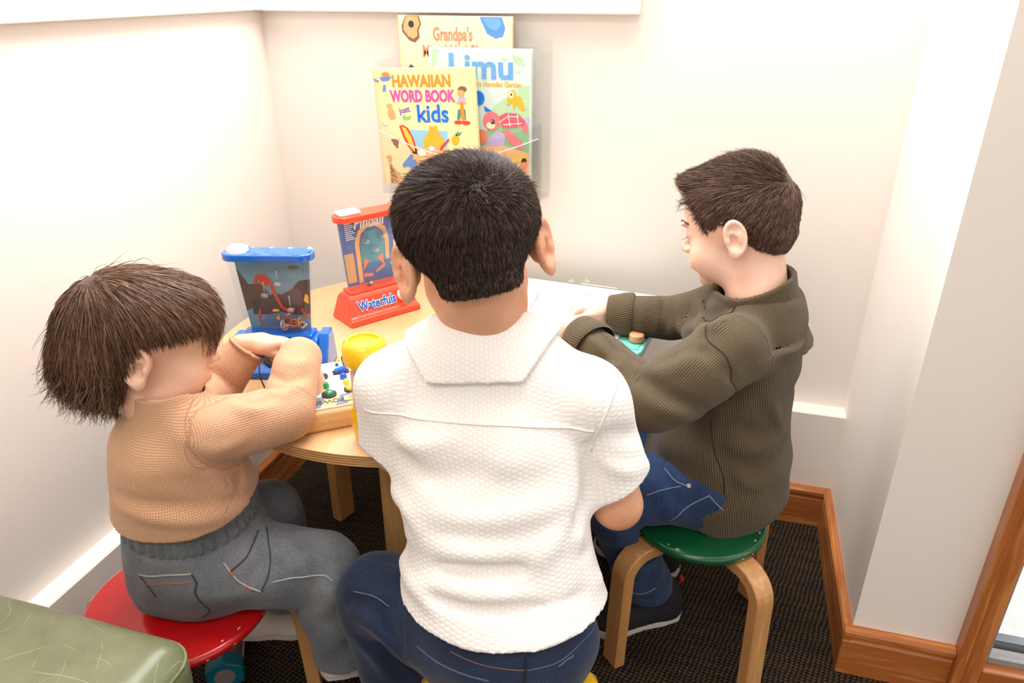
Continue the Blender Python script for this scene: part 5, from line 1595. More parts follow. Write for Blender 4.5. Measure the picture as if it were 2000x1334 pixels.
def turtle_book():
    w, h = 0.212, 0.285
    cv = plain('cover_pale_aqua', (214, 232, 228), 0.35, coat=0.3)
    root, M = book('picture_book', 'pale aqua picture book with blue title and pink sea turtle, behind the yellow book', WP(838, 92, (0, 1.492, 0), (0, 1, 0)), w, h, 0.012, 0.0, cv, plain('spine_white', (244, 246, 244), 0.4))
    k = w / 870.0
    P = lambda X, Y_: ((X - 65) * k, h - (Y_ - 315) * k); C = lambda *xy: [P(a, b) for a, b in xy]; E = lambda X, Y_, a, b, rot=0.0: ov(*P(X, Y_), a * k, b * k, 16, rot)
    x, y = P(505, 462); text('title_lettering', 'Limu', 0.064, INK['letter'], root, T(M, x, y, 0.0006), offset=0.0016, xs=1.10)
    x, y = P(610, 588); text('title_lettering', 'and His Hawaiian Garden', 0.0135, INK['sand'], root, T(M, x, y), offset=0.0003, xs=0.84)
    prints('cover_art', [C((560, 810), (700, 700), (860, 590), (920, 590), (920, 1000), (560, 1000))], INK['mint'], root, M)
    prints('cover_art', [C((480, 1000), (700, 880), (920, 960), (920, 1250), (480, 1250))], INK['palegreen'], root, M, 0.0003)
    prints('cover_art', [C((560, 1020), (640, 960), (720, 980), (700, 1080), (540, 1090)), C((840, 860), (920, 840), (920, 900), (860, 920))], INK['lilac'], root, M, 0.0006)
    prints('cover_art', [C((470, 1090), (700, 1080), (920, 1130), (920, 1470), (470, 1470))], INK['peach'], root, M, 0.0005)
    prints('cover_art', [C((480, 1150), (640, 1120), (760, 1180), (900, 1160), (900, 1200), (700, 1230), (480, 1220))], INK['yellow'], root, M, 0.0009)
    prints('cover_art', [E(880, 1220, 30, 50), E(510, 1010, 50, 60)], INK['salmon'], root, M, 0.0009)
    prints('cover_art', [E(595, 880, 75, 78), C((690, 960), (740, 940), (850, 1030), (885, 1085), (850, 1100), (760, 1060)), E(885, 920, 30, 38)], INK['pink'], root, M, 0.0010)
    prints('cover_art', [C((660, 840), (720, 808), (820, 810), (890, 870), (880, 905), (780, 925), (690, 930))], INK['rose'], root, M, 0.0013)
    ln = lambda a, b, wd=3: C((a[0], a[1] - wd), (b[0], b[1] - wd), (b[0], b[1] + wd), (a[0], a[1] + wd))
    prints('cover_art', [ln((660, 890), (740, 835)), ln((740, 835), (830, 835)), ln((700, 905), (860, 885)), C((738, 815), (744, 815), (760, 915), (754, 915)), C((815, 815), (821, 815), (835, 905), (829, 905))], INK['white'], root, M, 0.0016)
    prints('cover_art', [E(588, 915, 40, 28)], INK['cream'], root, M, 0.0014)
    prints('cover_art', [E(606, 885, 17, 20)], INK['dark'], root, M, 0.0018)
    prints('cover_art', [E(602, 880, 5, 6)], INK['white'], root, M, 0.0022)
    prints('cover_art', [C((740, 640), (790, 620), (810, 670), (850, 680), (888, 780), (850, 785), (810, 730), (790, 790), (770, 720), (730, 755))], INK['sand'], root, M, 0.0008)
    prints('cover_art', [E(765, 665, 25, 28)], INK['cream'], root, M, 0.0011)
    prints('cover_art', [E(768, 662, 8, 9)], INK['dark'], root, M, 0.0014)
    prints('cover_art', [E(485, 700, 52, 58), C((530, 760), (600, 800), (540, 805))], INK['blue'], root, M, 0.0008)
    prints('cover_art', [C((770, 360), (860, 380), (880, 445), (800, 430)), C((690, 370), (740, 400), (690, 410)), E(825, 490, 18, 14)], INK['mint'], root, M)
    prints('cover_art', [C((80, 330), (160, 330), (120, 440), (85, 470))], INK['mint'], root, M)


turtle_book()


def grandpa_book():
    w, h = 0.240, 0.285
    cv = plain('cover_peach_cream', (252, 230, 194), 0.35, coat=0.3)
    root, M = book('picture_book', 'peach cream picture book with salmon title and ukulele picture, rearmost in the rack', WP(777, 30, (0, 1.519, 0), (0, 1, 0)), w, h, 0.010, 0.0, cv, plain('spine_gold', (250, 214, 128), 0.4))
    k = w / 795.0
    P = lambda X, Y_: ((X - 275) * k, h - (Y_ - 100) * k); C = lambda *xy: [P(a, b) for a, b in xy]; E = lambda X, Y_, a, b, rot=0.0: ov(*P(X, Y_), a * k, b * k, 16, rot)
    x, y = P(660, 215); text('title_lettering', "Grandpa's", 0.0345, INK['salmon'], root, T(M, x, y), offset=0.0009, xs=0.60)
    x, y = P(670, 322); text('title_lettering', "Mixed-Up L\u016b'au", 0.0315, INK['salmon'], root, T(M, x, y), offset=0.0009, xs=0.68)
    prints('cover_art', [C((330, 100), (425, 100), (440, 150), (420, 190), (425, 235), (390, 268), (350, 255), (300, 200), (298, 160))], INK['brown'], root, M)
    prints('cover_art', [C((335, 104), (415, 104), (430, 150), (408, 190), (410, 225), (380, 245), (345, 230), (312, 190), (312, 155))], INK['tan'], root, M, 0.0003)
    prints('cover_art', [E(368, 152, 20, 22)], INK['dark'], root, M, 0.0006)
    prints('cover_art', [C((850, 104), (1000, 104), (1025, 170), (1010, 220), (960, 235), (900, 205))], INK['denim'], root, M)
    prints('cover_art', [C((870, 112), (990, 112), (1000, 150), (960, 190), (910, 170))], INK['letter'], root, M, 0.0003)
    prints('cover_art', [C((318, 455), (330, 425), (350, 405), (370, 420), (400, 440), (410, 470), (330, 475))], INK['navy'], root, M)


grandpa_book()


def rack():
    root = empty('book_rack', (-0.54, 1.535, 0.72), 'clear acrylic wall rack holding the three picture books', 'rack')
    ma = clear_plastic('acrylic', (0.985, 0.99, 0.99, 1), 0.10)
    L = lambda x, y, z: A3(x + 0.54, y - 1.535, z - 0.72)
    x0, x1 = -0.70, -0.362
    box('back_panel', L(x0, 1.546, 0.70), L(x1, 1.5495, 1.02), ma, root, 0.0005, 1)
    edge = plain('acrylic_edge', (250, 250, 252), 0.2)
    for nm, yy, zb, zt in (('pocket_front', 1.444, 0.716, 0.845), ('pocket_divider', 1.4745, 0.716, 0.87)):
        pts = [(x0, zb), (x1, zb)] + [(x1, zt)] + [(x1 - (x1 - x0) * t, zt - 0.045 * math.sin(math.pi * t)) for t in np.linspace(0.06, 0.94, 17)] + [(x0, zt)]
        M = Matrix(((1, 0, 0, 0.54), (0, 0, -1, yy - 1.535), (0, 1, 0, -0.72), (0, 0, 0, 1)))
        prism(nm, pts, -0.0012, 0.0012, ma, root, M)
        if nm == 'pocket_front':
            tube('lip', [L(px_, yy - 0.0005, pz) for px_, pz in pts[2:]], 0.0009, edge, root, 6)
    box('shelf', L(x0, 1.443, 0.7135), L(x1, 1.546, 0.7165), ma, root, 0.0005, 1)
    box('side_panel', L(x0 - 0.003, 1.443, 0.7135), L(x0, 1.546, 0.98), ma, root, 0.0005, 1)
    box('side_panel', L(x1, 1.443, 0.7135), L(x1 + 0.003, 1.546, 1.0), ma, root, 0.0005, 1)
    box('wall_cleat', L(-0.60, 1.549, 0.80), L(-0.48, 1.5552, 0.86), edge, root, 0.001, 1)


rack()

# ------------------------------------------------------------------ toys on the table
def rounded(w, d, r, n=6):
    pts = []
    for cx, cy, a0 in ((w / 2 - r, d / 2 - r, 0), (-w / 2 + r, d / 2 - r, 90), (-w / 2 + r, -d / 2 + r, 180), (w / 2 - r, -d / 2 + r, 270)):
        for k in range(n + 1):
            a = math.radians(a0 + 90 * k / n); pts.append((cx + r * math.cos(a), cy + r * math.sin(a)))
    return pts


def extr(pts2, x0, x1):
    """prism extruded along x from a (y, z) profile"""
    bm = bmesh.new(); a = [bm.verts.new((x0, y, z)) for y, z in pts2]; b = [bm.verts.new((x1, y, z)) for y, z in pts2]; n = len(pts2)
    bm.faces.new(a); bm.faces.new(b[::-1])
    for i in range(n): bm.faces.new((a[i], b[i], b[(i + 1) % n], a[(i + 1) % n]))
    bmesh.ops.recalc_face_normals(bm, faces=bm.faces); return bm


def bev(bm, off, seg=2):
    bmesh.ops.bevel(bm, geom=list(bm.edges), offset=off, segments=seg, affect='EDGES', profile=0.5); return bm


def tank(root, wt, wb, z0, z1, dp, mat):
    """clear tapering water tank"""
    bm = bmesh.new(); rings = []
    for z, w in ((z0, wb), (z1, wt)):
        rings.append([bm.verts.new((x, y, z)) for x, y in rounded(w, dp, dp * 0.45, 4)])
    n = len(rings[0])
    for i in range(n): bm.faces.new((rings[0][i], rings[0][(i + 1) % n], rings[1][(i + 1) % n], rings[1][i]))
    return link('tank', fin(bm, 'tank'), mat, root, True)


M_CLEAR = clear_plastic('clear_toy_plastic', (0.95, 0.97, 0.99, 1), 0.12)
M_WHITEP = plain('white_plastic', (248, 246, 244), 0.3)


def trapz(M, wt, wb, z0, z1, x0, x1, t0, t1):
    """quad on the back picture of a tank in (fraction across, fraction up)"""
    def P(u, v):
        w = wb + (wt - wb) * v; return (u - 0.5) * w, z0 + (z1 - z0) * v
    return P


def red_toy():
    fl = A3(-0.663, 1.180, TZ); ang = math.radians(55)
    c = fl + A3(math.cos(ang), math.sin(ang), 0) * 0.080 + A3(-math.sin(ang), math.cos(ang), 0) * 0.040
    root = empty('water_ring_toy', tuple(c), 'red handheld water pinball toy standing at the back of the table', 'toy', rz=ang)
    mr = plain('red_orange_plastic', (244, 74, 40), 0.3, coat=0.4)
    bm = bev(extr([(-0.041, 0), (0.041, 0), (0.030, 0.046), (0.020, 0.056), (-0.010, 0.056), (-0.017, 0.050), (-0.031, 0.016), (-0.041, 0.012)], -0.080, 0.080), 0.003)
    for v in bm.verts: v.co.x *= 1.0 - 0.16 * max(0, v.co.z) / 0.056
    link('base', fin(bm, 'base'), mr, root)
    box('collar', (-0.060, -0.012, 0.054), (0.060, 0.024, 0.061), mr, root, 0.003)
    tk = tank(root, 0.132, 0.112, 0.058, 0.200, 0.030, M_CLEAR); tk.location = (0, 0.006, 0)
    prism('lid', rounded(0.146, 0.044, 0.021), 0.199, 0.211, mr, root, Matrix.Translation((0, 0.006, 0)), 0.002)
    box('stopper', (-0.064, -0.008, 0.2105), (-0.020, 0.020, 0.2185), M_WHITEP, root, 0.003)
    # back picture
    Mb = Matrix(((1, 0, 0, 0), (0, 0, -1, 0.016), (0, 1, 0, 0), (0, 0, 0, 1)))
    P = trapz(None, 0.122, 0.102, 0.062, 0.198, 0, 1, 0, 1); C = lambda *xy: [P(a, b) for a, b in xy]
    pic = prints('picture_card', [C((0, 0), (1, 0), (1, 1), (0, 1))], plain('card_blue', (92, 118, 180), 0.5), root, Mb, 0, 0.0008)
    E = lambda u, v, a, b: ov(*P(u, v), a, b)
    prints('picture_print', [C((0.25, 0.02), (0.34, 0.02), (0.33, 0.6), (0.38, 0.75), (0.5, 0.83), (0.66, 0.83), (0.78, 0.75), (0.83, 0.6), (0.84, 0.3), (0.92, 0.3), (0.91, 0.62), (0.84, 0.8), (0.68, 0.9), (0.48, 0.9), (0.33, 0.8), (0.25, 0.64))], INK['peach'], root, Mb, 0.001)
    prints('picture_print', [C((0.34, 0.30), (0.83, 0.30), (0.82, 0.62), (0.7, 0.78), (0.45, 0.78), (0.35, 0.62))], plain('card_teal', (96, 160, 178), 0.5), root, Mb, 0.0011)
    prints('picture_print', [C((0.36, 0.20), (0.5, 0.34), (0.40, 0.38)), C((0.80, 0.22), (0.66, 0.36), (0.78, 0.40)), C((0.36, 0.1), (0.55, 0.08), (0.56, 0.13), (0.36, 0.16)), C((0.62, 0.12), (0.82, 0.2), (0.82, 0.25), (0.62, 0.16))], INK['salmon'], root, Mb, 0.0014)
    prints('picture_print', [C((0.02, 0.05), (0.2, 0.05), (0.2, 0.5), (0.02, 0.5))], INK['tan'], root, Mb, 0.0012)
    prints('picture_print', [C((0.10, v), (0.28 - 0.03 * (k % 3), v), (0.28 - 0.03 * (k % 3), v + 0.012), (0.10, v + 0.012)) for k, v in enumerate(np.linspace(0.70, 0.93, 9))], INK['white'], root, Mb, 0.0014)
    text('picture_lettering', 'Pinball', 0.030, INK['white'], root, Mb @ Matrix.Translation((0.004, 0.186, 0.0016)), offset=0.0007, shear=0.2, xs=0.85)
    for k, (u, v) in enumerate(((0.42, 0.66), (0.76, 0.70), (0.60, 0.50))):
        x, z = P(u, v); lathe('bumper', [(0, 0.012), (0.007, 0.011), (0.0105, 0.004), (0.0105, 0)], clear_plastic('clear_bumper', (0.97, 0.98, 1, 1), 0.5), root, 18, Matrix.Translation((x, 0.0145, z)) @ Matrix.Rotation(math.pi / 2, 4, 'X'))
    for (x, z), col in (((-0.014, 0.064), (60, 70, 180)), ((-0.008, 0.0665), (240, 200, 60)), ((0.040, 0.096), (80, 200, 120)), ((0.052, 0.064), (60, 60, 140))):
        bm = bmesh.new(); bmesh.ops.create_icosphere(bm, subdivisions=2, radius=0.0034, matrix=Matrix.Translation((x, 0.0, z)))
        link('ball', fin(bm, 'ball'), plain('ball_%d_%d' % (col[0], col[1]), col, 0.3), root, True)
    # lettering and knob on the sloping front
    n = nrm(A3(0, -0.034, 0.014) if False else A3(0, -0.925, 0.38)); yv = nrm(A3(0, 0.38, 0.925)); Mf = frame_mat(A3(-0.012, -0.0255, 0.033) + n * 0.0006, A3(1, 0, 0), yv, n)
    text('brand_lettering', 'Waterfuls', 0.0260, M_WHITEP, root, Mf, offset=0.0019, xs=0.80)
    text('brand_lettering', 'Waterfuls', 0.0260, plain('ink_royal_blue', (36, 92, 190), 0.4), root, Mf @ Matrix.Translation((0, 0, 0.0006)), offset=0.0006, xs=0.80)
    Mk = frame_mat(A3(0.046, -0.0245, 0.036), A3(1, 0, 0), yv, n)
    lathe('knob', [(0, 0.012), (0.010, 0.012), (0.0115, 0.010), (0.0118, 0), (0, 0)], M_WHITEP, root, 28, Mk)
    lathe('knob_ring', [(0.0118, 0.0), (0.0145, 0.001), (0.0155, -0.003)], mr, root, 28, Mk)
    box('lip_line', (-0.062, -0.0345, 0.0145), (0.034, -0.0325, 0.0165), plain('red_pale_line', (250, 150, 130), 0.3), root, 0.0006, 1)


red_toy()


def blue_toy():
    ang = math.radians(14); c = A3(-0.705, 1.005, TZ)
    root = empty('water_ring_toy', tuple(c), 'blue handheld water ring toss toy beside the toddler', 'toy', rz=ang)
    mb = plain('blue_plastic', (10, 104, 206), 0.25, coat=0.5); md = plain('blue_plastic_deep', (12, 78, 168), 0.3, coat=0.4)
    bm = bev(extr([(-0.050, 0), (0.036, 0), (0.030, 0.050), (0.022, 0.060), (-0.012, 0.060), (-0.020, 0.052), (-0.030, 0.022), (-0.050, 0.012)], -0.078, 0.070), 0.003)
    link('base', fin(bm, 'base'), mb, root)
    bm = bev(extr([(-0.040, 0.0), (0.040, 0.0), (0.026, 0.066), (-0.002, 0.066), (-0.018, 0.040)], 0.070, 0.086), 0.002)
    link('side_fin', fin(bm, 'side_fin'), mb, root)
    bm = bev(extr([(-0.030, 0.006), (0.034, 0.006), (0.024, 0.060), (0.002, 0.060), (-0.014, 0.036)], 0.0855, 0.0875), 0.0006, 1)
    link('side_panel', fin(bm, 'side_panel'), plain('pale_blue_panel', (136, 160, 214), 0.35), root)
    box('collar', (-0.061, -0.012, 0.058), (0.061, 0.024, 0.066), mb, root, 0.003)
    tk = tank(root, 0.140, 0.114, 0.062, 0.198, 0.030, M_CLEAR); tk.location = (0, 0.006, 0)
    prism('lid', rounded(0.152, 0.044, 0.021), 0.197, 0.209, mb, root, Matrix.Translation((0, 0.006, 0)), 0.002)
    bm = bmesh.new(); g = bmesh.ops.create_grid(bm, x_segments=30, y_segments=10, size=0.5)
    for v in bm.verts:
        x, y = v.co.x * 0.108 + 0.016, v.co.y * 0.036 + 0.006
        v.co = Vector((x, y, 0.2092 + 0.0022 * math.sin(x * 190 + 2 * math.sin(y * 150)) * math.cos(y * 120)))
    link('wave_top', fin(bm, 'wave_top'), mb, root, True)
    lathe('stopper', [(0, 0.219), (0.012, 0.218), (0.017, 0.215), (0.018, 0.2085), (0, 0.2085)], M_WHITEP, root, 24, Matrix.Translation((-0.050, 0.006, 0)))
    Mb = Matrix(((1, 0, 0, 0), (0, 0, -1, 0.017), (0, 1, 0, 0), (0, 0, 0, 1)))
    P = trapz(None, 0.128, 0.104, 0.066, 0.196, 0, 1, 0, 1); C = lambda *xy: [P(a, b) for a, b in xy]; E = lambda u, v, a, b: ov(*P(u, v), a, b)
    prints('picture_card', [C((0, 0), (1, 0), (1, 1), (0, 1))], plain('card_sea_teal', (108, 150, 168), 0.5), root, Mb, 0, 0.0008)
    mdk = plain('card_rock', (74, 58, 62), 0.6); mbr = plain('card_wreck', (96, 68, 60), 0.6)
    prints('picture_print', [C((0, 0.25), (0.12, 0.3), (0.35, 0.28), (0.4, 0.5), (0.3, 0.64), (0.12, 0.62), (0, 0.85))], mbr, root, Mb, 0.001)
    prints('picture_print', [C((0.5, 0.25), (1, 0.22), (1, 0.7), (0.85, 0.68), (0.72, 0.55), (0.6, 0.5)), C((0.1, 0.2), (0.95, 0.2), (0.95, 0.4), (0.5, 0.5), (0.1, 0.4))], mdk, root, Mb, 0.0012)
    prints('picture_print', [C((0.15, 0.02), (0.9, 0.02), (0.8, 0.2), (0.55, 0.24), (0.3, 0.2))], plain('card_floor_blue', (96, 120, 150), 0.5), root, Mb, 0.0014)
    ro = plain('card_red_orange', (196, 66, 40), 0.5)
    arc = [(0.22, 0.62), (0.26, 0.72), (0.36, 0.74), (0.44, 0.66), (0.46, 0.55), (0.52, 0.40), (0.58, 0.30), (0.68, 0.26), (0.76, 0.30)]
    a2 = catmull([A3(*p, 0) for p in arc], 4); up_, dn_ = [], []
    for i in range(len(a2)):
        tt = nrm(a2[min(i + 1, len(a2) - 1)] - a2[max(i - 1, 0)]); nn = A3(-tt[1], tt[0], 0) * 0.022; up_.append(tuple((a2[i] + nn)[:2])); dn_.append(tuple((a2[i] - nn)[:2]))
    prints('picture_print', [C(up_[i], up_[i + 1], dn_[i + 1], dn_[i]) for i in range(len(a2) - 1)], ro, root, Mb, 0.0016)
    prints('picture_print', [C((0.28, 0.62), (0.40, 0.60), (0.42, 0.70), (0.30, 0.72)), C((0.16, 0.08), (0.2, 0.08), (0.22, 0.3), (0.18, 0.24)), C((0.84, 0.28), (0.88, 0.30), (0.98, 0.16), (0.94, 0.14))], ro, root, Mb, 0.0015)
    prints('picture_print', [C((0.40, 0.24), (0.52, 0.25), (0.5, 0.28), (0.42, 0.28)), C((0.58, 0.18), (0.68, 0.2), (0.66, 0.23)), C((0.44, 0.15), (0.5, 0.12), (0.5, 0.2)), C((0.9, 0.4), (0.98, 0.36), (0.97, 0.48), (0.93, 0.5))], INK['sand'], root, Mb, 0.0018)
    prints('picture_print', [C((0.70, 0.86), (0.76, 0.89), (0.84, 0.88), (0.87, 0.86), (0.84, 0.84), (0.74, 0.83))], plain('card_fish_green', (78, 104, 84), 0.5), root, Mb, 0.0016)
    mcp = clear_plastic('clear_peg', (0.96, 0.98, 1, 1), 0.55)
    for u, v in ((0.36, 0.50), (0.57, 0.66), (0.72, 0.30)):
        x, z = P(u, v); bm = bmesh.new(); bmesh.ops.create_icosphere(bm, subdivisions=3, radius=0.0068, matrix=Matrix.Translation((x, 0.006, z)))
        pg = link('peg_ball', fin(bm, 'peg_ball'), mcp, root, True)
        tube('peg', [A3(x, 0.006, z + 0.006), A3(x, 0.007, z + 0.026)], 0.0014, mcp, pg, 8)
    rg = random.Random(9)
    for k in range(15):
        col = ((226, 130, 40), (190, 84, 44), (210, 210, 214), (240, 160, 60))[k % 4]
        cx, cz = rg.uniform(0.006, 0.044), rg.uniform(0.072, 0.090) - 0.0
        M = Matrix.Translation((cx, 0.004 + rg.uniform(-0.006, 0.006), cz)) @ Matrix.Rotation(rg.uniform(0, 3.1), 4, 'X') @ Matrix.Rotation(rg.uniform(0, 3.1), 4, 'Y')
        pts = [M @ Vector((0.0062 * math.cos(a), 0.0062 * math.sin(a), 0)) for a in np.linspace(0, 2 * math.pi, 17)]
        tube('ring', [tuple(p) for p in pts], 0.0009, plain('ring_%d' % col[0], col, 0.35), root, 6)
    n = nrm(A3(0, -0.93, 0.36)); yv = nrm(A3(0, 0.36, 0.93))
    for x, r, col, nm in ((-0.048, 0.013, (246, 180, 24), 'yellow_button'), (-0.006, 0.014, (70, 76, 90), 'grey_button')):
        lathe('push_button', [(0, 0.009), (r * 0.8, 0.008), (r, 0.004), (r, -0.004)], plain(nm, col, 0.35), root, 24, frame_mat(A3(x, -0.0285, 0.030), A3(1, 0, 0), yv, n))
    tube('button_ring', [A3(-0.006, -0.0285, 0.030) + n * 0.001 + 0.0165 * (A3(1, 0, 0) * math.cos(a) + yv * math.sin(a)) for a in np.linspace(0, 2 * math.pi, 25)], 0.0016, plain('brown_ring', (150, 104, 70), 0.4), root, 6)
    for k in range(3):
        box('moulded_dot', (0.018 + 0.006 * k, -0.0195, 0.0495), (0.020 + 0.006 * k, -0.0175, 0.0515), M_WHITEP, root)


blue_toy()


def busy_board():
    u = nrm(A3(0.80, 0.60, 0)); v = A3(-u[1], u[0], 0); c0 = A3(-0.561, 0.811, TZ); w, d, h = 0.125, 0.158, 0.034
    c = c0 + u * w / 2 + v * d / 2; ang = math.atan2(u[1], u[0])
    root = empty('busy_board', tuple(c), 'wooden busy board with coloured buttons and switches in front of the toddler', 'toy', rz=ang)
    mwd = wood('pine_box', (236, 196, 142), (214, 164, 108), axis=0, scale=1.2, rough=0.45, ring=10)
    box('case', (-w / 2, -d / 2, 0), (w / 2, d / 2, h), mwd, root, 0.006, 3)
    pan = prism('face_panel', rounded(w - 0.012, d - 0.012, 0.012), h, h + 0.0035, plain('panel_ivory', (246, 238, 222), 0.4), root, None, 0.0006)
    I = Matrix.Identity(4); z = h + 0.0036; e = w / 2 - 0.007
    yb = -d / 2 + 0.007
    prints('panel_print', [[(-e + 0.006, yb), (e - 0.006, yb), (e, yb + 0.006), (e, yb + 0.030), (-e, yb + 0.034), (-e, yb + 0.006)]], plain('print_yellow', (246, 212, 132), 0.4), root, I, z)
    prints('panel_print', [[(x, yb + 0.0005), (x + 0.018, yb + 0.0005), (x + 0.030, yb + 0.032), (x + 0.012, yb + 0.032)] for x in (-e + 0.012, -e + 0.052)], plain('print_slate', (112, 122, 146), 0.4), root, I, z + 0.0003)
    text('panel_lettering', 'POWER', 0.0150, plain('print_ink', (60, 58, 62), 0.5), root, Matrix.Translation((-0.012, yb + 0.016, z + 0.0008)) @ Matrix.Rotation(math.pi, 4, 'Z'), xs=0.9)
    bx, by = 0.022, yb + 0.016
    prints('panel_print', [[(bx + a * sx, by + b * sy) for a, b in ((-0.012, -0.009), (0.012, -0.009), (0.012, 0.009), (-0.012, 0.009))] for sx, sy in ((1, 1),)], plain('print_ink', (60, 58, 62), 0.5), root, I, z + 0.0008)
    prints('panel_print', [[(bx - 0.0105, by - 0.0075), (bx + 0.0105, by - 0.0075), (bx + 0.0105, by + 0.0075), (bx - 0.0105, by + 0.0075)]], plain('print_yellow', (246, 212, 132), 0.4), root, I, z + 0.0011)
    prints('panel_print', [ov(bx, by + 0.002, 0.0018, 0.0018, 8), [(bx - 0.005, by - 0.004), (bx + 0.005, by - 0.004), (bx + 0.005, by - 0.003), (bx - 0.005, by - 0.003)]], plain('print_ink', (60, 58, 62), 0.5), root, I, z + 0.0014)
    def loc(px, py):
        q = WZ(px, py, TZ + h + 0.004) - c; return float(q @ u), float(q @ v)
    blk = plain('black_switch', (26, 26, 30), 0.4)
    for px, py, r, hh, col, ring in ((627, 737, 0.0075, 0.009, (42, 52, 150), 1), (636, 757, 0.0062, 0.010, (28, 150, 76), 0), (643, 771, 0.0078, 0.008, (24, 128, 84), 1), (660, 705, 0.0032, 0.004, (250, 200, 110), 0), (658, 714, 0.0030, 0.005, (24, 90, 200), 0),
                                     (667, 719, 0.0032, 0.005, (130, 206, 150), 0), (671, 738, 0.0060, 0.009, (22, 84, 210), 0), (677, 750, 0.0058, 0.009, (250, 206, 60), 0), (683, 761, 0.0060, 0.007, (246, 196, 40), 1)):
        x, y = loc(px, py); M = Matrix.Translation((x, y, z))
        b = lathe('button', [(0, hh), (r * 0.6, hh * 0.93), (r * 0.92, hh * 0.62), (r, hh * 0.25), (r, 0)], plain('btn_%d_%d_%d' % col, col, 0.25, coat=0.4), root, 20, M)
        if ring: lathe('bezel', [(r, 0.003), (r * 1.45, 0.0028), (r * 1.5, 0), (r, 0)], blk, b, 24, M)
    x, y = loc(666, 727); sw = box('rocker_switch', (x - 0.013, y - 0.006, z), (x + 0.013, y + 0.006, z + 0.003), blk, root, 0.001)
    bm = extr([(y - 0.0045, z + 0.003), (y + 0.0045, z + 0.003), (y + 0.0045, z + 0.006), (y - 0.0045, z + 0.006)], x - 0.010, x + 0.009)
    for vtx in bm.verts:
        if vtx.co.x > x and vtx.co.z > z + 0.004: vtx.co.z += 0.004
    link('rocker', fin(bm, 'rocker'), plain('rocker_blue', (24, 92, 200), 0.3), sw)
    x, y = loc(673, 708); box('slide_switch', (x - 0.004, y - 0.010, z), (x + 0.004, y + 0.010, z + 0.008), blk, root, 0.001)
    x, y = loc(616, 712); tg = lathe('toggle_switch', [(0, 0.004), (0.005, 0.004), (0.006, 0), (0, 0)], plain('toggle_nut', (180, 176, 170), 0.3, 1.0), root, 6, Matrix.Translation((x, y, z)))
    tube('lever', [A3(x, y, z + 0.003), A3(x - 0.002, y + 0.002, z + 0.017)], 0.0016, plain('toggle_lever', (206, 200, 192), 0.25, 1.0), tg, 10, rad=[0.0012, 0.0022])
    hx, hy = loc(632, 748)
    prints('speaker_holes', [ov(hx + 0.0032 * i, hy + 0.0032 * j, 0.0010, 0.0010, 8) for i in (-1.5, -0.5, 0.5, 1.5) for j in (-0.5, 0.5)], plain('hole_brown', (110, 60, 40), 0.6), root, I, z)
    box('side_hinge', (-w / 2 - 0.0022, -d / 2 + 0.04, 0.006), (-w / 2 + 0.004, -d / 2 + 0.10, h + 0.004), blk, root, 0.001)
    for sx in (-1, 1):
        lathe('screw', [(0, 0.0014), (0.0022, 0.0012), (0.003, 0)], plain('screw_steel', (186, 180, 172), 0.3, 1.0), root, 12, Matrix.Translation((sx * (w / 2 - 0.014), -d / 2 + 0.014, z + 0.0006)))
    # black cord that hangs from the toddler's fingers to the board
    p = [W(522, 690, 1.165), W(508, 705, 1.15), W(508, 735, 1.14), W(522, 768, 1.14)]
    pts = catmull(p, 6); pts[-1][2] = max(pts[-1][2], TZ + 0.003)
    o = tube('toy_cord', [q - c for q in pts], 0.0012, blk, None, 6); o.location = tuple(c)
    tag(o, 'thin black cord hanging from the toddler\'s hand in front of the blue toy', 'cord')


busy_board()


def sensory_tube():
    c = WZ(728, 853, TZ); root = empty('sensory_tube', tuple(c), 'clear sensory tube with yellow cap and yellow base by the white sleeve', 'toy'); root.scale = (1, 1, 0.91)
    my = plain('yellow_plastic', (250, 196, 24), 0.3, coat=0.3); r = 0.028
    lathe('base', [(0, 0), (r * 0.80, 0), (r * 0.86, 0.003), (r * 1.02, 0.030), (r * 1.02, 0.044), (r * 0.90, 0.060), (0, 0.060)], my, root, 10, smooth=False)
    lathe('tube', [(r * 0.88, 0.058), (r * 0.90, 0.062), (r * 0.90, 0.128), (r * 0.94, 0.136), (r * 0.94, 0.140)], clear_plastic('pink_tube', (0.99, 0.93, 0.93, 1), 0.3), root, 36)
    lathe('liquid', [(0, 0.060), (r * 0.82, 0.060), (r * 0.82, 0.122), (0, 0.122)], plain('pale_pink_liquid', (246, 226, 224), 0.3), root, 32)
    lathe('cap', [(r * 0.94, 0.138), (r * 1.08, 0.139), (r * 1.12, 0.145), (r * 1.12, 0.160), (r * 1.05, 0.170), (r * 0.9, 0.174), (r * 0.80, 0.174), (r * 0.76, 0.170), (r * 0.2, 0.170), (0, 0.171)], my, root, 40)


sensory_tube()


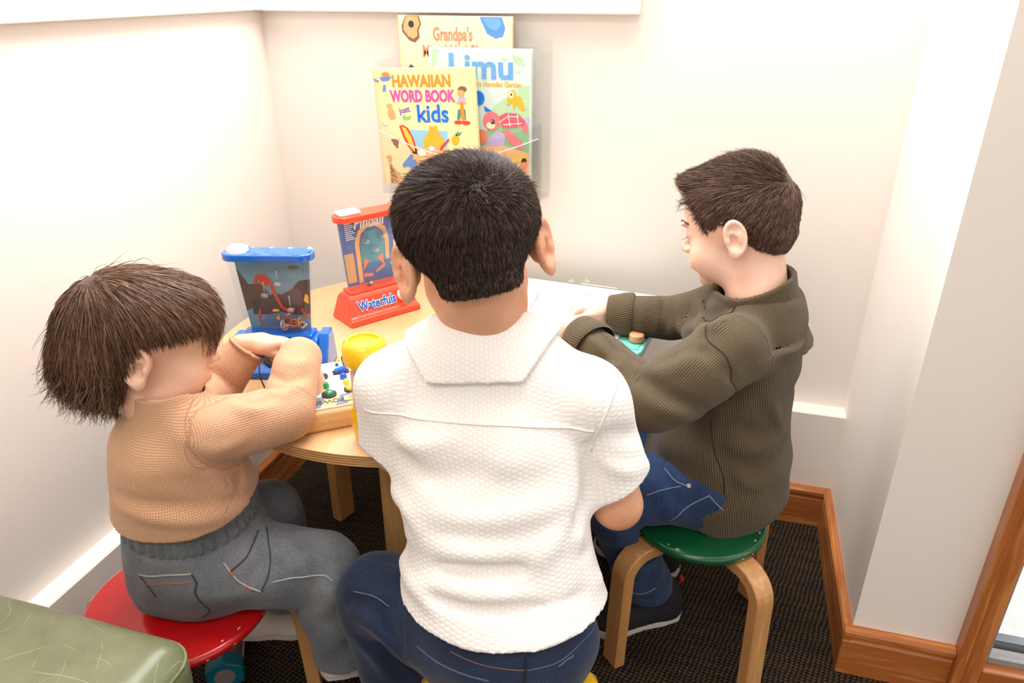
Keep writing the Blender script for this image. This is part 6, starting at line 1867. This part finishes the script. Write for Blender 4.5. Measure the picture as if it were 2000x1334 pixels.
def tablet():
    rot = math.radians(-5.5); w, d = 0.330, 0.300; u = A3(math.cos(rot), math.sin(rot), 0); v = A3(-u[1], u[0], 0)
    br = A3(-0.080, 1.466, TZ); c = br - u * w / 2 - v * d / 2
    root = empty('drawing_board', tuple(c), 'teal magnetic drawing board with white screen in front of the boy in olive', 'toy', rz=rot)
    mt = plain('aqua_plastic', (136, 222, 208), 0.35, coat=0.3); ml = plain('pale_aqua_plastic', (222, 244, 244), 0.35)
    prism('frame', rounded(w, d, 0.035), 0, 0.020, mt, root, None, 0.004)
    prism('top_strip', rounded(w - 0.02, 0.045, 0.02), 0.020, 0.0225, ml, root, Matrix.Translation((0, d / 2 - 0.032, 0)))
    prism('screen_bezel', rounded(w - 0.07, d - 0.085, 0.012), 0.020, 0.0235, plain('lavender_bezel', (226, 218, 232), 0.4), root, Matrix.Translation((-0.016, -0.018, 0)), 0.001)
    prism('screen', rounded(w - 0.105, d - 0.11, 0.006), 0.0235, 0.0245, plain('white_screen', (250, 250, 252), 0.3), root, Matrix.Translation((-0.022, -0.018, 0)))
    box('slider_groove', (w / 2 - 0.030, -d / 2 + 0.03, 0.020), (w / 2 - 0.008, d / 2 - 0.07, 0.0215), plain('aqua_groove', (110, 202, 190), 0.35), root, 0.0006)
    q = WZ(1268, 662, TZ + 0.03) - c; kx, ky = float(q @ u), float(q @ v); kx = min(kx, w / 2 - 0.018)
    lathe('slider_knob', [(0, 0.0375), (0.011, 0.0375), (0.0135, 0.035), (0.0135, 0.024), (0.011, 0.0215), (0, 0.0215)], plain('peach_knob', (240, 172, 122), 0.35), root, 24, Matrix.Translation((kx, ky, 0)))
    zz = 0.0228
    for px, col in ((1113, 'yellow'), (1143, 'sand')):
        q = WZ(px, 548, TZ + zz) - c; x, y = float(q @ u), float(q @ v)
        prints('strip_print', [[(x - 0.003, y - 0.010), (x + 0.001, y - 0.010), (x + 0.0035, y + 0.000), (x + 0.002, y + 0.010), (x - 0.001, y + 0.010), (x + 0.0005, y + 0.0)]], INK[col], root, Matrix.Identity(4), zz)
        prints('strip_print', [[(x + 0.005, y - 0.009), (x + 0.009, y - 0.009), (x + 0.009, y + 0.004), (x + 0.006, y + 0.004)]], INK['sky'], root, Matrix.Identity(4), zz)
    q = WZ(1170, 558, TZ + zz) - c; x, y = float(q @ u), float(q @ v)
    prints('strip_print', [[(x - 0.04, y - 0.003), (x + 0.04, y - 0.003), (x + 0.04, y + 0.001), (x - 0.04, y + 0.001)]], INK['cream'], root, Matrix.Identity(4), zz)
    a, b = WZ(1052, 572, TZ + 0.03), WZ(1028, 612, TZ + 0.028)
    o = tube('stylus', [np.zeros(3), (b - a) * 0.5, (b - a) * 0.97], 0.0022, plain('lavender_stylus', (190, 186, 204), 0.4), None, 8, rad=[0.0022, 0.0022, 0.0008]); o.location = tuple(a)
    tag(o, 'slim lavender stylus lying on the white screen of the drawing board', 'stylus')


tablet()
